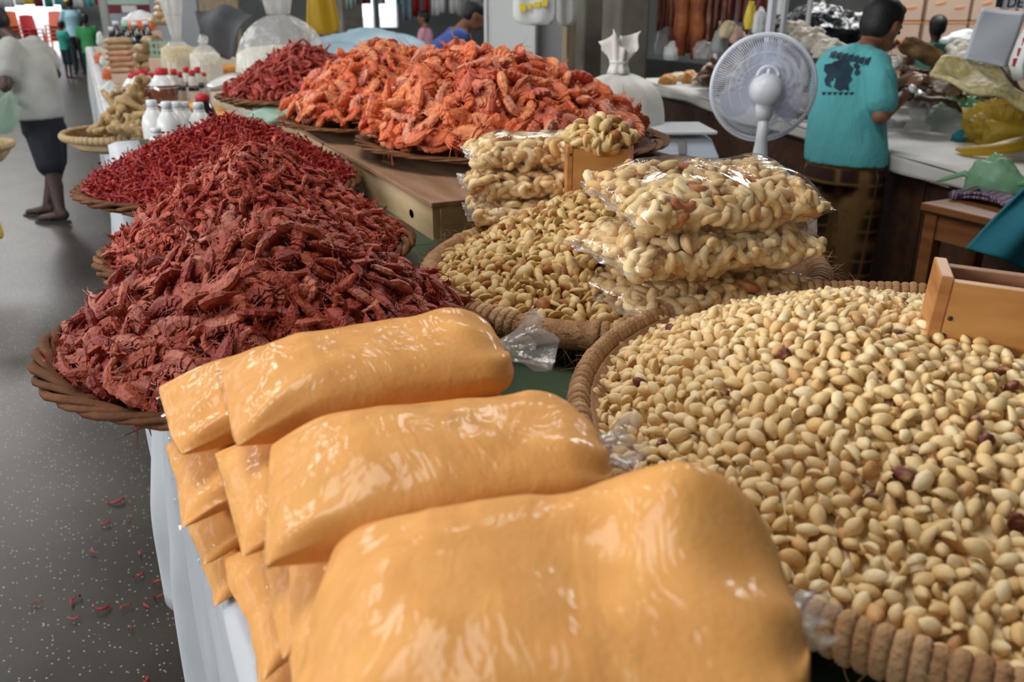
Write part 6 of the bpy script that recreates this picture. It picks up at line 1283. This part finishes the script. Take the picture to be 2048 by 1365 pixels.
# stacked plastic chairs by the doorway
def chair_parts():
    out = []; seat = MB().box((0, 0, 0.44), (0.44, 0.42, 0.03)); out.append(('seat', seat))
    out.append(('backrest', MB().grid(lambda u, v: (lerp(-0.22, 0.22, u), 0.20 + 0.10 * v - 0.03 * math.sin(PI * u), 0.44 + 0.42 * v - 0.05 * abs(u - .5)), 10, 6)))
    for x in (-1, 1):
        for y in (-1, 1): out.append(('leg', MB().tube([(x * 0.19, y * 0.18, 0.44), (x * 0.23, y * 0.22, 0)], [0.026, 0.02], 6)))
    return [(n, m_.mesh(n)) for n, m_ in out]
CP = chair_parts()
def chairs(px, py, n, mat, word, rz):
    p = at(px, py, 0)
    for k in range(n):
        e = root('plastic_chair', (p[0], p[1], 0.11 * k), rz=rz, label='%s plastic chair stacked by the far doorway' % word, cat='chair', group='%s stacked chairs' % word)
        for n_, me in CP:
            o = obj(n_, me, None, e)
            if not me.materials: me.materials.append(MATS['red_plastic'])
            o.material_slots[0].link = 'OBJECT'; o.material_slots[0].material = MATS[mat]
            if n_ == 'backrest': o.modifiers.new('solid', 'SOLIDIFY').thickness = 0.02
chairs(38, 112, 5, 'orange_plastic', 'orange', 0.3); chairs(76, 112, 4, 'red_plastic', 'red', 0.5); chairs(119, 112, 5, 'carton_red', 'rust red', -0.3)

# ------------------------------------------------------------------ left edge: neighbour's basket and bag
q = dep(-62, 292, 5.3); coiled('produce_basket', (q[0], q[1]), 0.235, q[2], q[2] - 0.10, 0.016, 0.02, 60, 'straw basket of green limes at the left edge', bowl='straw_pale', rimmat='straw_pale')
stn = root('market_stand', (q[0] - 0.25, q[1], 0), label='wooden stand at the left edge under the lime basket', cat='table')
obj('board', MB().box((-0.02, 0, q[2] - 0.12), (0.66, 0.8, 0.03)), 'pole_wood', stn, False)
for x in (-0.35, 0.0):
    for y in (-0.3, 0.3): obj('leg', MB().box((x, y, (q[2] - 0.135) / 2), (0.05, 0.05, q[2] - 0.135)), 'pole_wood', stn, False)
M('lime', (0.05, 0.20, 0.03), (0.09, 0.28, 0.05), 20, rough=0.4)
for k in range(16):
    a = k * 2.4; rad = 0.05 * math.sqrt(k); obj('lime', MB().ell((0, 0, 0), (0.033, 0.03, 0.03), nu=12, nv=8), 'lime', loc=(q[0] + rad * math.cos(a), q[1] + rad * math.sin(a), q[2] - 0.035 + 0.02 * (k % 2)), label='green lime in the basket at the left edge', cat='lime', group='limes')
hanging_bag(-30, 9, 478, 5.0, q[2] - 0.13, 'yellow_plastic', 'yellow_bag', 'yellow bag hanging at the left edge below the lime basket', seed=14, gathered=True, thick=0.05)

# ------------------------------------------------------------------ scraps of shrimp on the floor
rs_ = random.Random(4)
SCM = []
for v, f in SHT:
    me = bpy.data.meshes.new('shrimp_scrap'); me.from_pydata(v.tolist(), [], f); me.materials.append(MATS['shrimp_tiny']); SCM.append(me)
for k, (px, py, s_) in enumerate(((235, 1003, .062), (212, 1047, .045), (185, 1105, .035), (279, 1107, .028), (280, 1150, .035), (320, 1160, .050), (332, 1188, .055), (367, 1172, .04), (147, 1203, .045), (207, 1216, .055), (248, 1215, .032), (292, 1212, .032), (150, 1237, .034), (362, 1226, .03), (409, 1205, .03), (413, 1247, .045), (422, 1287, .03), (290, 1362, .04), (70, 1208, .032), (262, 1006, .022), (256, 1037, .025), (262, 1257, .02))):
    p = at(px, py, 0.006); o = obj('shrimp_scrap', SCM[k % 4], None, loc=(p[0], p[1], 0.008), rot=(PI / 2 + rs_.uniform(-.2, .2), 0, rs_.uniform(0, 6)), label='scrap of red shrimp fallen on the aisle floor', cat='shrimp', group='scraps on the floor'); o.scale = (s_, s_, s_)
